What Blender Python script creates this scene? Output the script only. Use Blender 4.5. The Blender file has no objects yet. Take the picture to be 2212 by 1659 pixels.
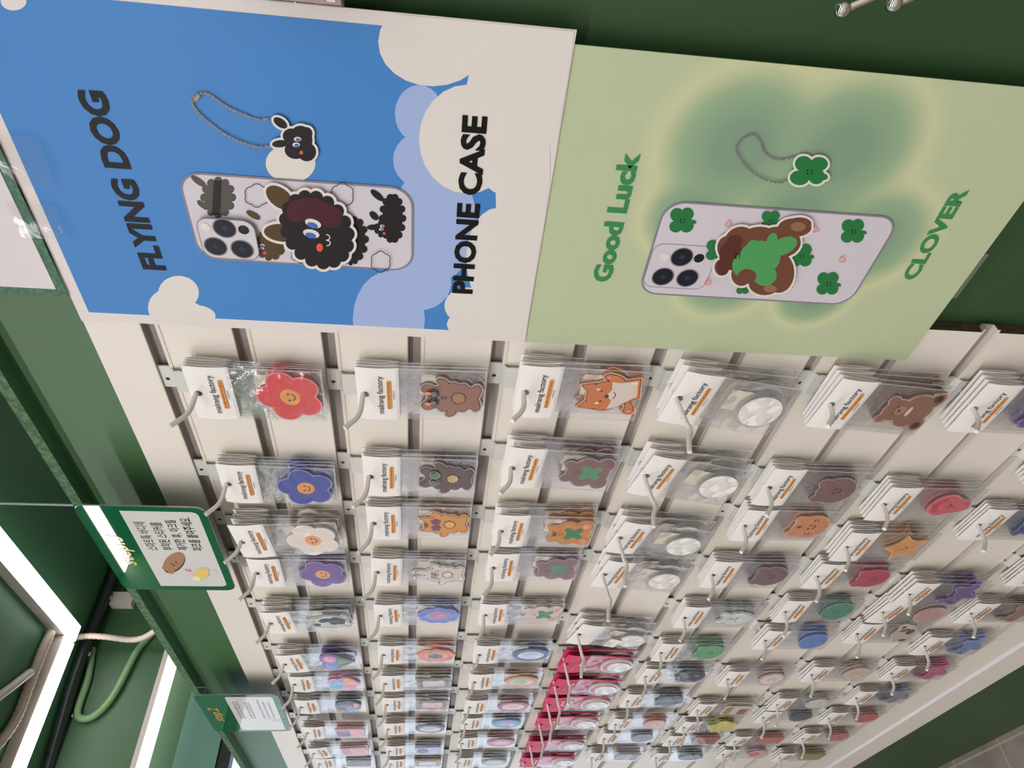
import bpy, math, random
import numpy as np
from mathutils import Vector, Matrix, Euler
random.seed(7)
PI = math.pi
sc = bpy.context.scene
COL = sc.collection
S = 0.84                      # everything is drawn with the slat pitch = 0.1, then scaled to metres at the end

# ------------------------------------------------------------------ camera, world, exposure
F, CX, CY = 1510.0, 1106.0, 829.5
RC = ((0.6767857838837743, -0.10660028497846465, 0.7284211570069442),
      (0.7350125705680897, 0.04214310534917127, -0.6767425505895265),
      (0.04144301919158768, 0.9934084446560936, 0.10687440407434755))
CAM = Vector((0.0, -0.6028989788743554, -0.33683400709626304))
cd = bpy.data.cameras.new('camera'); cam = bpy.data.objects.new('camera', cd); COL.objects.link(cam)
cd.sensor_width = 36.0; cd.lens = F / 2212 * 36.0; cd.clip_start = 0.01
cr = Vector((RC[0][0], RC[1][0], RC[2][0])); cu = Vector((RC[0][1], RC[1][1], RC[2][1])); cb = Vector((RC[0][2], RC[1][2], RC[2][2]))
mw = Matrix(((-cu.x, cr.x, cb.x, CAM.x * S), (-cu.y, cr.y, cb.y, CAM.y * S), (-cu.z, cr.z, cb.z, CAM.z * S), (0, 0, 0, 1)))
cam.matrix_world = mw           # the phone was held sideways: picture left is up
sc.camera = cam
w = bpy.data.worlds.new('daylight'); sc.world = w; w.use_nodes = True
w.node_tree.nodes['Background'].inputs[0].default_value = (0.72, 0.84, 1.0, 1)
w.node_tree.nodes['Background'].inputs[1].default_value = 0.9
sc.view_settings.view_transform = 'Standard'; sc.view_settings.look = 'None'
sc.view_settings.exposure = 0.68; sc.view_settings.gamma = 1.0
LED = 13.5
sc.cycles.transparent_max_bounces = 48
sc.cycles.max_bounces = 10
sc.cycles.caustics_reflective = False; sc.cycles.caustics_refractive = False

def ray(p):
    a, b = (CY - p[1]) / F, (CX - p[0]) / F
    return Vector([RC[i][0] * a + RC[i][1] * b - RC[i][2] for i in range(3)])
def aty(p, y):
    r = ray(p); return CAM + r * ((y - CAM.y) / r.y)
def atx(p, x):
    r = ray(p); return CAM + r * ((x - CAM.x) / r.x)
def atz(p, z):
    r = ray(p); return CAM + r * ((z - CAM.z) / r.z)

# ------------------------------------------------------------------ materials
MATS = {}
def lin(c): return tuple((v / 255 / 12.92) if v / 255 <= .04045 else ((v / 255 + .055) / 1.055) ** 2.4 for v in c)
def M(name, rgb=(200, 200, 200), rough=.5, metal=0., coat=0., emit=None, es=1., noise=None, bump=None, spec=.5):
    if name in MATS: return MATS[name]
    m = bpy.data.materials.new(name); m.use_nodes = True; MATS[name] = m
    nt = m.node_tree; b = nt.nodes['Principled BSDF']
    b.inputs['Base Color'].default_value = (*lin(rgb), 1); b.inputs['Roughness'].default_value = rough
    b.inputs['Metallic'].default_value = metal; b.inputs['Specular IOR Level'].default_value = spec
    if coat: b.inputs['Coat Weight'].default_value = coat; b.inputs['Coat Roughness'].default_value = .06
    if emit: b.inputs['Emission Color'].default_value = (*lin(emit), 1); b.inputs['Emission Strength'].default_value = es
    tc = nt.nodes.new('ShaderNodeTexCoord')
    if noise:
        sc_, rgb2, lo, hi = noise
        n = nt.nodes.new('ShaderNodeTexNoise'); n.inputs['Scale'].default_value = sc_; n.inputs['Detail'].default_value = 5
        r = nt.nodes.new('ShaderNodeValToRGB'); r.color_ramp.elements[0].position = lo; r.color_ramp.elements[1].position = hi
        r.color_ramp.elements[0].color = (*lin(rgb), 1); r.color_ramp.elements[1].color = (*lin(rgb2), 1)
        nt.links.new(tc.outputs['Object'], n.inputs[0]); nt.links.new(n.outputs[0], r.inputs[0]); nt.links.new(r.outputs[0], b.inputs['Base Color'])
    if bump:
        n = nt.nodes.new('ShaderNodeTexNoise'); n.inputs['Scale'].default_value = bump[0]; n.inputs['Detail'].default_value = 4
        bm = nt.nodes.new('ShaderNodeBump'); bm.inputs['Strength'].default_value = bump[1]; bm.inputs['Distance'].default_value = bump[2]
        nt.links.new(tc.outputs['Object'], n.inputs[0]); nt.links.new(n.outputs[0], bm.inputs['Height'])
        nt.links.new(bm.outputs[0], b.inputs['Normal'])
        if coat: nt.links.new(bm.outputs[0], b.inputs['Coat Normal'])
    return m
def film(name, haze=.05, gl=.10, rough=.07, bump=None, tint=(255, 255, 255)):
    if name in MATS: return MATS[name]
    m = bpy.data.materials.new(name); m.use_nodes = True; MATS[name] = m
    nt = m.node_tree; nt.nodes.clear(); N = nt.nodes.new; L = nt.links.new
    out = N('ShaderNodeOutputMaterial'); tr = N('ShaderNodeBsdfTransparent'); g = N('ShaderNodeBsdfGlossy'); d = N('ShaderNodeBsdfDiffuse')
    tr.inputs[0].default_value = (*lin(tint), 1); g.inputs['Roughness'].default_value = rough; g.inputs[0].default_value = (1, 1, 1, 1)
    d.inputs[0].default_value = (*lin((235, 235, 240)), 1)
    lw = N('ShaderNodeLayerWeight'); lw.inputs[0].default_value = .25
    mr = N('ShaderNodeMapRange'); mr.inputs[3].default_value = gl; mr.inputs[4].default_value = .45
    L(lw.outputs[0], mr.inputs[0])
    m1 = N('ShaderNodeMixShader'); m1.inputs[0].default_value = haze; L(tr.outputs[0], m1.inputs[1]); L(d.outputs[0], m1.inputs[2])
    m2 = N('ShaderNodeMixShader'); L(mr.outputs[0], m2.inputs[0]); L(m1.outputs[0], m2.inputs[1]); L(g.outputs[0], m2.inputs[2]); L(m2.outputs[0], out.inputs[0])
    if bump:
        tc = N('ShaderNodeTexCoord'); n = N('ShaderNodeTexNoise'); n.inputs['Scale'].default_value = bump[0]; n.inputs['Detail'].default_value = 3; n.inputs['Distortion'].default_value = 1.2
        b = N('ShaderNodeBump'); b.inputs['Strength'].default_value = bump[1]; b.inputs['Distance'].default_value = .002
        oi = N('ShaderNodeObjectInfo'); va = N('ShaderNodeVectorMath'); va.operation = 'ADD'
        L(tc.outputs['Object'], va.inputs[0]); L(oi.outputs['Random'], va.inputs[1]); L(va.outputs[0], n.inputs[0])
        L(n.outputs[0], b.inputs['Height']); L(b.outputs[0], g.inputs['Normal']); L(b.outputs[0], lw.inputs['Normal'])
    return m
def col(rgb, rough=.35, coat=.0):
    return M('colour_%d_%d_%d_%d' % (*rgb, int(coat * 10)), rgb, rough, coat=coat)

WHITEB = M('cream_laminate', (228, 221, 210), .45, bump=(900, .03, .001))
CHAN = M('grey_channel', (150, 141, 136), .5)
LIP = M('off_white_lip', (222, 214, 202), .4)
MDF = M('raw_mdf_edge', (66, 52, 40), .8, noise=(120, (92, 74, 56), .4, .7))
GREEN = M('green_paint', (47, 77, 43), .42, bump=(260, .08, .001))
GREENSH = M('green_paint_with_sheen', (60, 97, 56), .42, bump=(260, .08, .001))  # wall green made lighter: grazing sheen put into the colour
DKGREEN = M('dark_green_paint', (66, 114, 80), .5, bump=(60, .06, .002))
SPECK = M('rough_green_edge', (60, 92, 60), .8, noise=(160, (88, 122, 86), .42, .6), bump=(160, .4, .002))
STEELW = M('white_powder_metal', (228, 222, 214), .35)
PLATE = M('grey_white_plate', (205, 205, 198), .35)
CARD = M('white_card', (238, 234, 230), .6)
PINKC = M('pink_card', (208, 48, 96), .5)
INK = M('black_ink', (28, 28, 30), .5)
PILL = M('orange_ink', (226, 152, 74), .5)
GOLDI = M('gold_ink', (205, 150, 70), .5)
STEEL = M('staple_steel', (150, 148, 145), .3, metal=.8)
CHROME = M('chrome', (225, 222, 218), .12, metal=1.)
HOLE = M('dark_hole', (40, 38, 36), .8)
FILM = film('clear_bag_film', .035, .025, .09, (42, .7))
TAPE = film('clear_tape_film', .03, .01, .05, (60, .08)); SEAM = film('bag_seam_film', .32, .08, .15)
GLASS = film('window_glass', .0, .04, .02)
BACKP = M('cream_backing', (226, 216, 196), .6)
CLEAR = film('clear_acrylic_rim', .16, .05, .05)

# ------------------------------------------------------------------ mesh builder
class MB:
    def __init__(s): s.v = []; s.f = []; s.m = []; s.mats = []; s.sm = []
    def mi(s, mat):
        if mat not in s.mats: s.mats.append(mat)
        return s.mats.index(mat)
    def face(s, pts, mat, smooth=False):
        i = len(s.v); s.v += [tuple(p) for p in pts]; s.f.append(list(range(i, i + len(pts)))); s.m.append(s.mi(mat)); s.sm.append(smooth); return s
    def mesh(s, vs, fs, mat, smooth=False):
        i = len(s.v); s.v += [tuple(p) for p in vs]; k = s.mi(mat)
        for f in fs: s.f.append([a + i for a in f]); s.m.append(k); s.sm.append(smooth)
        return s
    def box(s, lo, hi, mat):
        x0, y0, z0 = lo; x1, y1, z1 = hi
        v = [(x0,y0,z0),(x1,y0,z0),(x1,y1,z0),(x0,y1,z0),(x0,y0,z1),(x1,y0,z1),(x1,y1,z1),(x0,y1,z1)]
        return s.mesh(v, [(0,3,2,1),(4,5,6,7),(0,1,5,4),(1,2,6,5),(2,3,7,6),(3,0,4,7)], mat)
    def flat(s, poly, y, mat):          # polygon in x,z facing the shopper
        if area(poly) < 0: poly = poly[::-1]
        return s.face([(p[0], y, p[1]) for p in poly], mat)
    def prism(s, poly, y0, y1, mat, side=None):   # y0 = front
        if area(poly) < 0: poly = poly[::-1]
        n = len(poly); v = [(p[0], y0, p[1]) for p in poly] + [(p[0], y1, p[1]) for p in poly]
        s.mesh(v, [list(range(n)), list(range(2 * n - 1, n - 1, -1))], mat)
        s.mesh(v, [((i + 1) % n, i, n + i, n + (i + 1) % n) for i in range(n)], side or mat)
        return s
    def extx(s, poly, x0, x1, mat, mats=None):     # closed y,z outline pulled along x
        n = len(poly); v = [(x0, p[0], p[1]) for p in poly] + [(x1, p[0], p[1]) for p in poly]
        for i in range(n): s.mesh([v[i], v[(i + 1) % n], v[n + (i + 1) % n], v[n + i]], [(0, 1, 2, 3)], (mats or {}).get(i, mat))
        s.mesh(v, [list(range(n))[::-1], list(range(n, 2 * n))], (mats or {}).get('end', mat)); return s
    def tube(s, pts, r, mat, n=10, cap=True):
        pts = [Vector(p) for p in pts]; rs = r if isinstance(r, (list, tuple)) else [r] * len(pts)
        t0 = (pts[1] - pts[0]).normalized(); up = Vector((1, 0, 0)) if abs(t0.x) < .8 else Vector((0, 0, 1))
        vs = []; 
        for i, p in enumerate(pts):
            t = (pts[min(i + 1, len(pts) - 1)] - pts[max(i - 1, 0)]).normalized()
            a = t.cross(up).normalized(); up = a.cross(t).normalized()
            vs += [p + (a * math.cos(2 * PI * k / n) + up * math.sin(2 * PI * k / n)) * rs[i] for k in range(n)]
        fs = [(i * n + k, i * n + (k + 1) % n, (i + 1) * n + (k + 1) % n, (i + 1) * n + k) for i in range(len(pts) - 1) for k in range(n)]
        s.mesh(vs, fs, mat, True)
        if cap:
            s.mesh(vs[:n], [list(range(n))[::-1]], mat); s.mesh(vs[-n:], [list(range(n))], mat)
        return s
    def ball(s, c, r, mat, n=10, sq=(1, 1, 1)):
        vs = []; fs = []
        for i in range(n + 1):
            for k in range(n * 2):
                a = PI * i / n; b = PI * k / n
                vs.append((c[0] + r * sq[0] * math.sin(a) * math.cos(b), c[1] + r * sq[1] * math.sin(a) * math.sin(b), c[2] + r * sq[2] * math.cos(a)))
        for i in range(n):
            for k in range(n * 2): fs.append((i * 2 * n + k, (i + 1) * 2 * n + k, (i + 1) * 2 * n + (k + 1) % (2 * n), i * 2 * n + (k + 1) % (2 * n)))
        return s.mesh(vs, fs, mat, True)
    def data(s, name, off=(0, 0, 0)):
        me = bpy.data.meshes.new(name)
        me.from_pydata([(a - off[0], b - off[1], c - off[2]) for a, b, c in s.v], [], s.f)
        for m in s.mats: me.materials.append(m)
        me.polygons.foreach_set('material_index', s.m); me.polygons.foreach_set('use_smooth', s.sm); me.update(); return me
    def build(s, name, parent=None):
        off = parent_world(parent) if parent else (0, 0, 0)
        o = bpy.data.objects.new(name, s.data(name, off)); COL.objects.link(o)
        if parent: o.parent = parent
        return o
def parent_world(p):
    l = Vector((0, 0, 0))
    while p: l += p.location; p = p.parent
    return l
def area(p): return sum(p[i][0] * p[(i + 1) % len(p)][1] - p[(i + 1) % len(p)][0] * p[i][1] for i in range(len(p))) / 2
def tag(o, label=None, cat=None, group=None, kind=None):
    for k, v in (('label', label), ('category', cat), ('group', group), ('kind', kind)):
        if v: o[k] = v
    return o
def thing(name, loc, label, cat, group=None, rot=(0, 0, 0)):
    o = bpy.data.objects.new(name, None); COL.objects.link(o); o.location = loc; o.rotation_euler = rot; o.empty_display_size = .01
    return tag(o, label, cat, group)
def inst(me, name, parent, loc=(0, 0, 0), rot=(0, 0, 0)):
    o = bpy.data.objects.new(name, me); COL.objects.link(o); o.parent = parent; o.location = loc; o.rotation_euler = rot; return o
_tx = {}
def text_geo(body, bold=0., shear=0.):
    k = (body, bold, shear)
    if k in _tx: return _tx[k]
    c = bpy.data.curves.new('t', 'FONT'); c.body = body; c.offset = bold; c.shear = shear; c.resolution_u = 3
    o = bpy.data.objects.new('t', c); COL.objects.link(o); bpy.context.view_layer.update()
    me = bpy.data.meshes.new_from_object(o.evaluated_get(bpy.context.evaluated_depsgraph_get()))
    v = np.array([x.co[:2] for x in me.vertices]); f = [list(p.vertices) for p in me.polygons]
    bpy.data.objects.remove(o); bpy.data.curves.remove(c); bpy.data.meshes.remove(me)
    lo, hi = v.min(0), v.max(0); _tx[k] = ((v - lo) / (hi - lo), f); return _tx[k]
def put_text(mb, body, x0, x1, z0, z1, y, mat, bold=0., shear=0., skew=0.):
    v, f = text_geo(body, bold, shear)
    mb.mesh([(x0 + a * (x1 - x0), y, z0 + b * (z1 - z0) + a * skew) for a, b in v], f, mat)

# 2-D shape helpers (x right, z up)
def E(cx, cy, rx, ry=None, rot=0, n=22):
    ry = ry or rx; c, s = math.cos(math.radians(rot)), math.sin(math.radians(rot))
    return [(cx + rx * math.cos(t) * c - ry * math.sin(t) * s, cy + rx * math.cos(t) * s + ry * math.sin(t) * c) for t in (2 * PI * i / n for i in range(n))]
def ARC(cx, cy, r, a0, a1, wd, n=10):
    o = [(cx + (r + wd / 2) * math.cos(math.radians(a0 + (a1 - a0) * i / n)), cy + (r + wd / 2) * math.sin(math.radians(a0 + (a1 - a0) * i / n))) for i in range(n + 1)]
    i_ = [(cx + (r - wd / 2) * math.cos(math.radians(a0 + (a1 - a0) * i / n)), cy + (r - wd / 2) * math.sin(math.radians(a0 + (a1 - a0) * i / n))) for i in range(n, -1, -1)]
    return o + i_
def BLOB(cx, cy, rx, ry, n=8, amp=.10, ph=0., m=64):
    return [(cx + rx * (1 + amp * abs(math.cos(n * t / 2 + ph)) - amp / 2) * math.cos(t), cy + ry * (1 + amp * abs(math.cos(n * t / 2 + ph)) - amp / 2) * math.sin(t)) for t in (2 * PI * i / m for i in range(m))]
def RR(x0, z0, x1, z1, r, n=6):
    p = []
    for cx, cz, a in ((x1 - r, z0 + r, -90), (x1 - r, z1 - r, 0), (x0 + r, z1 - r, 90), (x0 + r, z0 + r, 180)):
        p += [(cx + r * math.cos(math.radians(a + 90 * i / n)), cz + r * math.sin(math.radians(a + 90 * i / n))) for i in range(n + 1)]
    return p
def STROKE(pts, wd):
    L, R = [], []
    for i, p in enumerate(pts):
        a = pts[max(i - 1, 0)]; b = pts[min(i + 1, len(pts) - 1)]; dx, dz = b[0] - a[0], b[1] - a[1]; l = math.hypot(dx, dz) or 1
        L.append((p[0] - dz / l * wd / 2, p[1] + dx / l * wd / 2)); R.append((p[0] + dz / l * wd / 2, p[1] - dx / l * wd / 2))
    return [[L[i], R[i], R[i + 1], L[i + 1]] for i in range(len(pts) - 1)]
# signed distance outline tracer: union of circles 'c', ellipses 'e', polygons 'p', rounded boxes 'b'
GX = np.linspace(-.75, .75, 76)
UX, UZ = np.meshgrid(GX, GX, indexing='ij')
def field(prims, k=.03):
    d = None
    for p in prims:
        t = p[0]
        if t == 'c': q = np.hypot(UX - p[1], UZ - p[2]) - p[3]
        elif t == 'e':
            c, s = math.cos(math.radians(p[5] if len(p) > 5 else 0)), math.sin(math.radians(p[5] if len(p) > 5 else 0))
            a = ((UX - p[1]) * c + (UZ - p[2]) * s) / p[3]; b = (-(UX - p[1]) * s + (UZ - p[2]) * c) / p[4]
            q = (np.hypot(a, b) - 1) * min(p[3], p[4])
        elif t == 'b':
            a = np.abs(UX - p[1]) - p[3] + p[5]; b = np.abs(UZ - p[2]) - p[4] + p[5]
            q = np.hypot(np.maximum(a, 0), np.maximum(b, 0)) + np.minimum(np.maximum(a, b), 0) - p[5]
        elif t == 'p':
            P = p[1]; ins = np.zeros_like(UX, bool); q = np.full_like(UX, 9.)
            for i in range(len(P)):
                (ax, ay), (bx, by) = P[i], P[(i + 1) % len(P)]
                ex, ey = bx - ax, by - ay; tt = np.clip(((UX - ax) * ex + (UZ - ay) * ey) / (ex * ex + ey * ey), 0, 1)
                q = np.minimum(q, np.hypot(UX - ax - tt * ex, UZ - ay - tt * ey))
                cnd = (ay > UZ) != (by > UZ)
                with np.errstate(divide='ignore', invalid='ignore'): ins ^= cnd & (UX < (bx - ax) * (UZ - ay) / (by - ay if by != ay else 1e-9) + ax)
            q = np.where(ins, -q, q)
        if d is None: d = q
        else:
            h = np.clip(.5 + .5 * (d - q) / k, 0, 1); d = d * (1 - h) + q * h - k * h * (1 - h)
    return d
def contour(d, lev):
    g = d - lev; seg = {}; n = len(GX)
    def cross(i, j, i2, j2):
        a, b = g[i, j], g[i2, j2]; t = a / (a - b)
        return (GX[i] + (GX[i2] - GX[i]) * t, GX[j] + (GX[j2] - GX[j]) * t)
    neg = g < 0; act = np.argwhere((neg[:-1, :-1] != neg[1:, :-1]) | (neg[:-1, :-1] != neg[:-1, 1:]) | (neg[:-1, :-1] != neg[1:, 1:]))
    pts = {}
    for i, j in act:
        c = [(i, j), (i + 1, j), (i + 1, j + 1), (i, j + 1)]; es = []
        for a in range(4):
            p, q = c[a], c[(a + 1) % 4]
            if neg[p] != neg[q]:
                key = tuple(sorted((tuple(map(int, p)), tuple(map(int, q))))); pts[key] = cross(*p, *q); es.append((key, bool(neg[p])))
        st = [e for e, s_ in es if s_]; en = [e for e, s_ in es if not s_]
        for a, b in zip(st, en): seg.setdefault(a, b)
    best = []
    while seg:
        k0, k = next(iter(seg.items())); loop = [k0]; del seg[k0]
        while k in seg and k != k0:
            loop.append(k); k = seg.pop(k)
        P = [pts[q] for q in loop]
        if len(P) > 3 and abs(area(P)) > abs(area(best) if best else 0): best = P
    out = []
    for p in best:
        if not out or math.hypot(p[0] - out[-1][0], p[1] - out[-1][1]) > .012: out.append(p)
    return out if area(out) > 0 else out[::-1]

# ------------------------------------------------------------------ acrylic charm designs (one unit = charm height)
DK = (44, 40, 42); PINK = (232, 150, 150)
def smile(cx, cz, s=1., c=DK, mouth=True):
    f = [(E(cx - .07 * s, cz + .035 * s, .02 * s, .03 * s), c), (E(cx + .07 * s, cz + .035 * s, .02 * s, .03 * s), c)]
    return f + ([(ARC(cx, cz + .01 * s, .08 * s, 205, 335, .022 * s), c)] if mouth else [])
def ring(cx, cz, rx, rz, wd, c): 
    n = 22; o, i_ = E(cx, cz, rx, rz, n=n), E(cx, cz, rx - wd, rz - wd, n=n)
    return [([o[k], o[(k + 1) % n], i_[(k + 1) % n], i_[k]], c) for k in range(n)]
def line(pts, wd, c): return [(q, c) for q in STROKE(pts, wd)]
def flower(c, disc=(236, 156, 76)):
    pr = [('c', 0, 0, .26)] + [('c', .29 * math.cos(math.radians(90 + 72 * i)), .29 * math.sin(math.radians(90 + 72 * i)), .215) for i in range(5)]
    return dict(pr=pr, k=.03, c=c, f=[(E(0, 0, .17, .16), disc)] + smile(0, -.01, .95, (96, 72, 60)), w=1.12)
def animal(c, ears='round', arms=True, muzzle=None, patch=None, line_c=(52, 44, 44), extra=(), legs=True, bumpy=True, face=True):
    pr = [('e', 0, -.05, .34, .41)]
    if bumpy: pr += [('c', .31 * math.cos(a), -.05 + .38 * math.sin(a), .065) for a in (2 * PI * i / 14 for i in range(14))]
    er = {'round': [('c', -.2, .36, .11), ('c', .2, .36, .11)], 'cat': [('p', [(-.27, .18), (-.24, .47), (-.06, .30)]), ('p', [(.27, .18), (.24, .47), (.06, .30)])],
          'bunny': [('e', -.11, .40, .08, .19, 8), ('e', .11, .40, .08, .19, -8)], 'none': []}[ears]
    pr += er
    if arms: pr += [('e', -.38, -.02, .10, .075, -40), ('e', .37, .12, .11, .075, 50)]
    if legs: pr += [('e', -.19, -.43, .13, .08), ('e', .19, -.43, .13, .08)]
    f = []
    if face: f += smile(0, .16, .8, line_c, False) + [(E(0, .13, .035, .026), line_c), (ARC(0, .11, .045, 200, 340, .018), line_c)]
    if patch: f += [(BLOB(0, -.14, .14, .12, 9, .2), line_c), (BLOB(0, -.14, .118, .10, 9, .2), patch)]
    return dict(pr=pr, k=.02, c=c, ol=line_c, f=f + list(extra), w=1.0)
def patchbear(c, g, line_c=None, tig=False, cheek=None):
    pr = [('e', 0, -.04, .36, .40), ('c', -.2, .33, .10), ('c', .2, .33, .10), ('e', .27, -.33, .17, .15), ('e', -.27, -.33, .17, .15), ('e', -.31, .02, .10, .14), ('e', .31, .02, .10, .14)]
    star = [('c', 0, -.08, .13), ('e', .12, .0, .11, .08, 40), ('e', -.12, .0, .11, .08, -40), ('e', .10, -.2, .11, .08, -40), ('e', -.10, -.2, .11, .08, 40)]
    f = [(contour(field(star, .02), 0.), g)] + smile(0, .17, .6)
    if tig: f += [(E(.0, .30, .02, .05), DK), (E(-.06, .29, .018, .045, 15), DK), (E(.06, .29, .018, .045, -15), DK)]
    if cheek: f += [(E(.27, -.34, .09, .08), cheek), (E(-.27, -.34, .09, .08), cheek)]
    return dict(pr=pr, k=.03, c=c, ol=line_c, f=f, w=1.05)
def face(c, ears=True, f=None, cheek=None, rx=.42, rz=.38, earc=None):
    pr = [('e', 0, -.03, rx, rz)] + ([('c', -.27, .27, .12), ('c', .27, .27, .12)] if ears else [])
    ff = list(f) if f is not None else smile(0, -.05, 1.1)
    if cheek: ff += [(E(-.2, -.1, .05, .04), cheek), (E(.2, -.1, .05, .04), cheek)]
    if earc: ff += [(E(-.27, .27, .06), earc), (E(.27, .27, .06), earc)]
    return dict(pr=pr, k=.03, c=c, f=ff, w=1.0)
def agate(c, c2, c3, sx=.36):
    pr = [('e', 0, 0, sx, .46)] + [('c', sx * .86 * math.cos(a), .4 * math.sin(a), .11) for a in (2 * PI * i / 9 for i in range(9))]
    return dict(pr=pr, k=.06, c=c, f=[(BLOB(0, 0, sx * .72, .33, 7, .18), c2), (BLOB(.0, .02, sx * .42, .2, 6, .3), c3)], w=1.0)
def oval(c, c2, c3=None):
    f = [(E(0, 0, .27, .36), c2)]
    if c3: f += [(E(.03, .03, .17, .22), c3), (E(-.1, -.2, .06, .09, 30), (240, 238, 244))]
    return dict(pr=[('e', 0, 0, .38, .47)], k=.02, c=c, f=f, w=1.0)
def frame(c, c2, studs):
    f = [(RR(-.22, -.32, .22, .32, .06), c2)] + [(E(x, z, .028), studs) for x in (-.29, .29) for z in np.linspace(-.36, .36, 7)] + [(E(x, z, .028), studs) for z in (-.39, .39) for x in np.linspace(-.18, .18, 4)]
    return dict(pr=[('b', 0, 0, .36, .46, .08)] + [('c', x, z, .09) for x in (-.32, 0, .32) for z in (-.4, 0, .4)], k=.03, c=c, f=f, w=1.0)
def block(parts, c, r=.08):
    return dict(pr=[('b', 0, 0, .38, .44, r)], k=.02, c=c, f=parts, w=1.0)
def cloudy(c, f): return dict(pr=[('c', -.2, -.1, .25), ('c', .2, -.12, .25), ('c', 0, .15, .28), ('c', .22, .2, .18), ('c', -.2, .2, .18), ('c', 0, -.25, .22)], k=.04, c=c, f=f, w=1.05)
def heart(): 
    return dict(pr=[('c', -.2, .16, .25), ('c', .2, .16, .25), ('p', [(-.42, .06), (.42, .06), (0, -.46)])], k=.04, c=(92, 60, 150),
      f=[(E(-.2, .17, .2), (96, 150, 214)), (ARC(-.2, .17, .12, 0, 180, .05), (228, 110, 190)), (E(.19, .16, .2), (222, 128, 196)), (ARC(.19, .16, .1, 20, 200, .05), (246, 214, 120)),
         ([(-.33, -.0), (.33, -.0), (0, -.38)], (56, 146, 86)), (E(-.08, -.1, .03), (240, 120, 60)), (E(.09, -.12, .03), (240, 120, 60)), (E(0, -.22, .03), (240, 120, 60))], w=1.1)
def fox():
    pr = [('e', -.02, .08, .33, .31), ('p', [(-.32, .22), (-.26, .52), (-.1, .38)]), ('p', [(.28, .24), (.24, .50), (.08, .37)]), ('p', [(-.3, -.05), (.28, -.05), (.36, -.46), (-.08, -.5)]),
          ('e', .34, -.06, .09, .16, -25), ('e', .40, .06, .07, .08), ('e', -.28, -.36, .15, .07, 20), ('e', -.36, -.36, .08, .10)]
    wh = (232, 218, 204); o = (214, 122, 58)
    return dict(pr=pr, k=.02, c=o, ol=(60, 46, 44), f=[([(-.32, .02), (-.12, -.04), (.0, .06), (.12, -.02), (.29, .0), (.27, -.14), (.3, -.42), (-.04, -.45), (-.2, -.22), (-.28, -.12)], wh),
        (E(-.02, .05, .045, .036), DK), (E(-.13, .14, .016, .022), DK), (E(.1, .15, .016, .022), DK), (E(-.17, .2, .026, .036), wh), (E(.14, .21, .026, .036), wh), (ARC(.0, -.0, .09, 215, 325, .014), DK),
        (E(.40, .07, .03, .03), (214, 140, 140)), (E(-.37, -.36, .035), (214, 140, 140))], w=1.08)
def teddy(c=(140, 96, 74)):
    d = tuple(int(v * .45) for v in c)
    return dict(pr=[('e', 0, .2, .25, .22), ('c', -.22, .36, .09), ('c', .22, .36, .09), ('e', 0, -.18, .25, .25), ('e', -.29, -.36, .17, .12, 20), ('e', .29, -.36, .17, .12, -20), ('e', -.28, -.08, .1, .17, -15), ('e', .28, -.08, .1, .17, 15)],
        k=.03, c=c, f=[(E(0, .13, .11, .085), tuple(min(255, v + 30) for v in c)), (E(0, .15, .035, .026), DK), (E(-.09, .22, .02), DK), (E(.09, .22, .02), DK), (E(-.33, -.37, .08, .075), d), (E(.33, -.37, .08, .075), d), (E(0, -.03, .12, .035), (222, 206, 188))], w=1.05)
def star(c): return dict(pr=[('c', 0, 0, .25)] + [('p', [(.2 * math.cos(a - .7), .2 * math.sin(a - .7)), (.46 * math.cos(a), .46 * math.sin(a)), (.2 * math.cos(a + .7), .2 * math.sin(a + .7))]) for a in (math.radians(90 + 72 * i) for i in range(5))], k=.09, c=c, f=smile(0, 0, .7), w=1.15)
def berry(c, capc, f=()): return dict(pr=[('e', 0, .1, .36, .28), ('e', 0, -.14, .24, .32)], k=.08, c=c, f=[(E(-.2 + .1 * i, .3 - .1 * abs(i - 2) * .5, .07), capc) for i in range(5)] + smile(0, -.02, .7) + list(f), w=1.0)
def sidebun(c, eye=DK):    # running bunny or puppy seen from the side
    return dict(pr=[('e', -.22, .1, .2, .16), ('e', .1, -.05, .3, .19), ('e', -.2, .32, .07, .18, -20), ('e', -.1, -.28, .12, .1, 40), ('e', .32, -.2, .2, .09, -30), ('e', .36, .12, .1, .08)], k=.03, c=c, f=[(E(-.28, .13, .018, .024), eye), (E(-.38, .07, .025, .02), eye), (ARC(-.14, .08, .07, 250, 330, .016), eye)], w=1.12)

K = {}
def kind(key, desc, d): K[key] = (desc, d)
kind('A1', 'red smiling flower', flower((222, 70, 74)))
kind('A2', 'blue smiling flower', flower((62, 76, 160)))
kind('A3', 'white smiling flower', flower((238, 228, 218), (240, 164, 96)))
kind('A4', 'purple smiling flower', flower((116, 88, 158), (234, 164, 110)))
kind('A5', 'grey and black cat', animal((204, 208, 208), 'cat', False, extra=[(BLOB(.03, -.2, .2, .22, 5, .2), (42, 56, 56)), (E(-.12, .3, .08, .09), (42, 56, 56)), (E(.1, .08, .1, .16, 30), (42, 56, 56))], bumpy=False, face=False))
kind('A6', 'rainbow landscape heart', heart())
kind('A7', 'sky blue and orange cloud', cloudy((232, 158, 196), [(E(-.1, .2, .26, .2), (110, 178, 224)), (E(.16, .08, .16, .28), (122, 186, 226)), (E(.2, -.2, .24, .18), (240, 164, 96)), (E(-.2, -.16, .18, .2), (226, 150, 202))]))
kind('A8', 'navy round moon scene', face((58, 74, 96), False, [(E(.06, .02, .2, .16), (112, 96, 88)), (E(-.2, -.12, .2, .18), (128, 150, 220)), (E(-.3, .24, .1, .12), (178, 92, 74)), (E(.1, -.28, .22, .08), (236, 150, 120))]))
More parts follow.
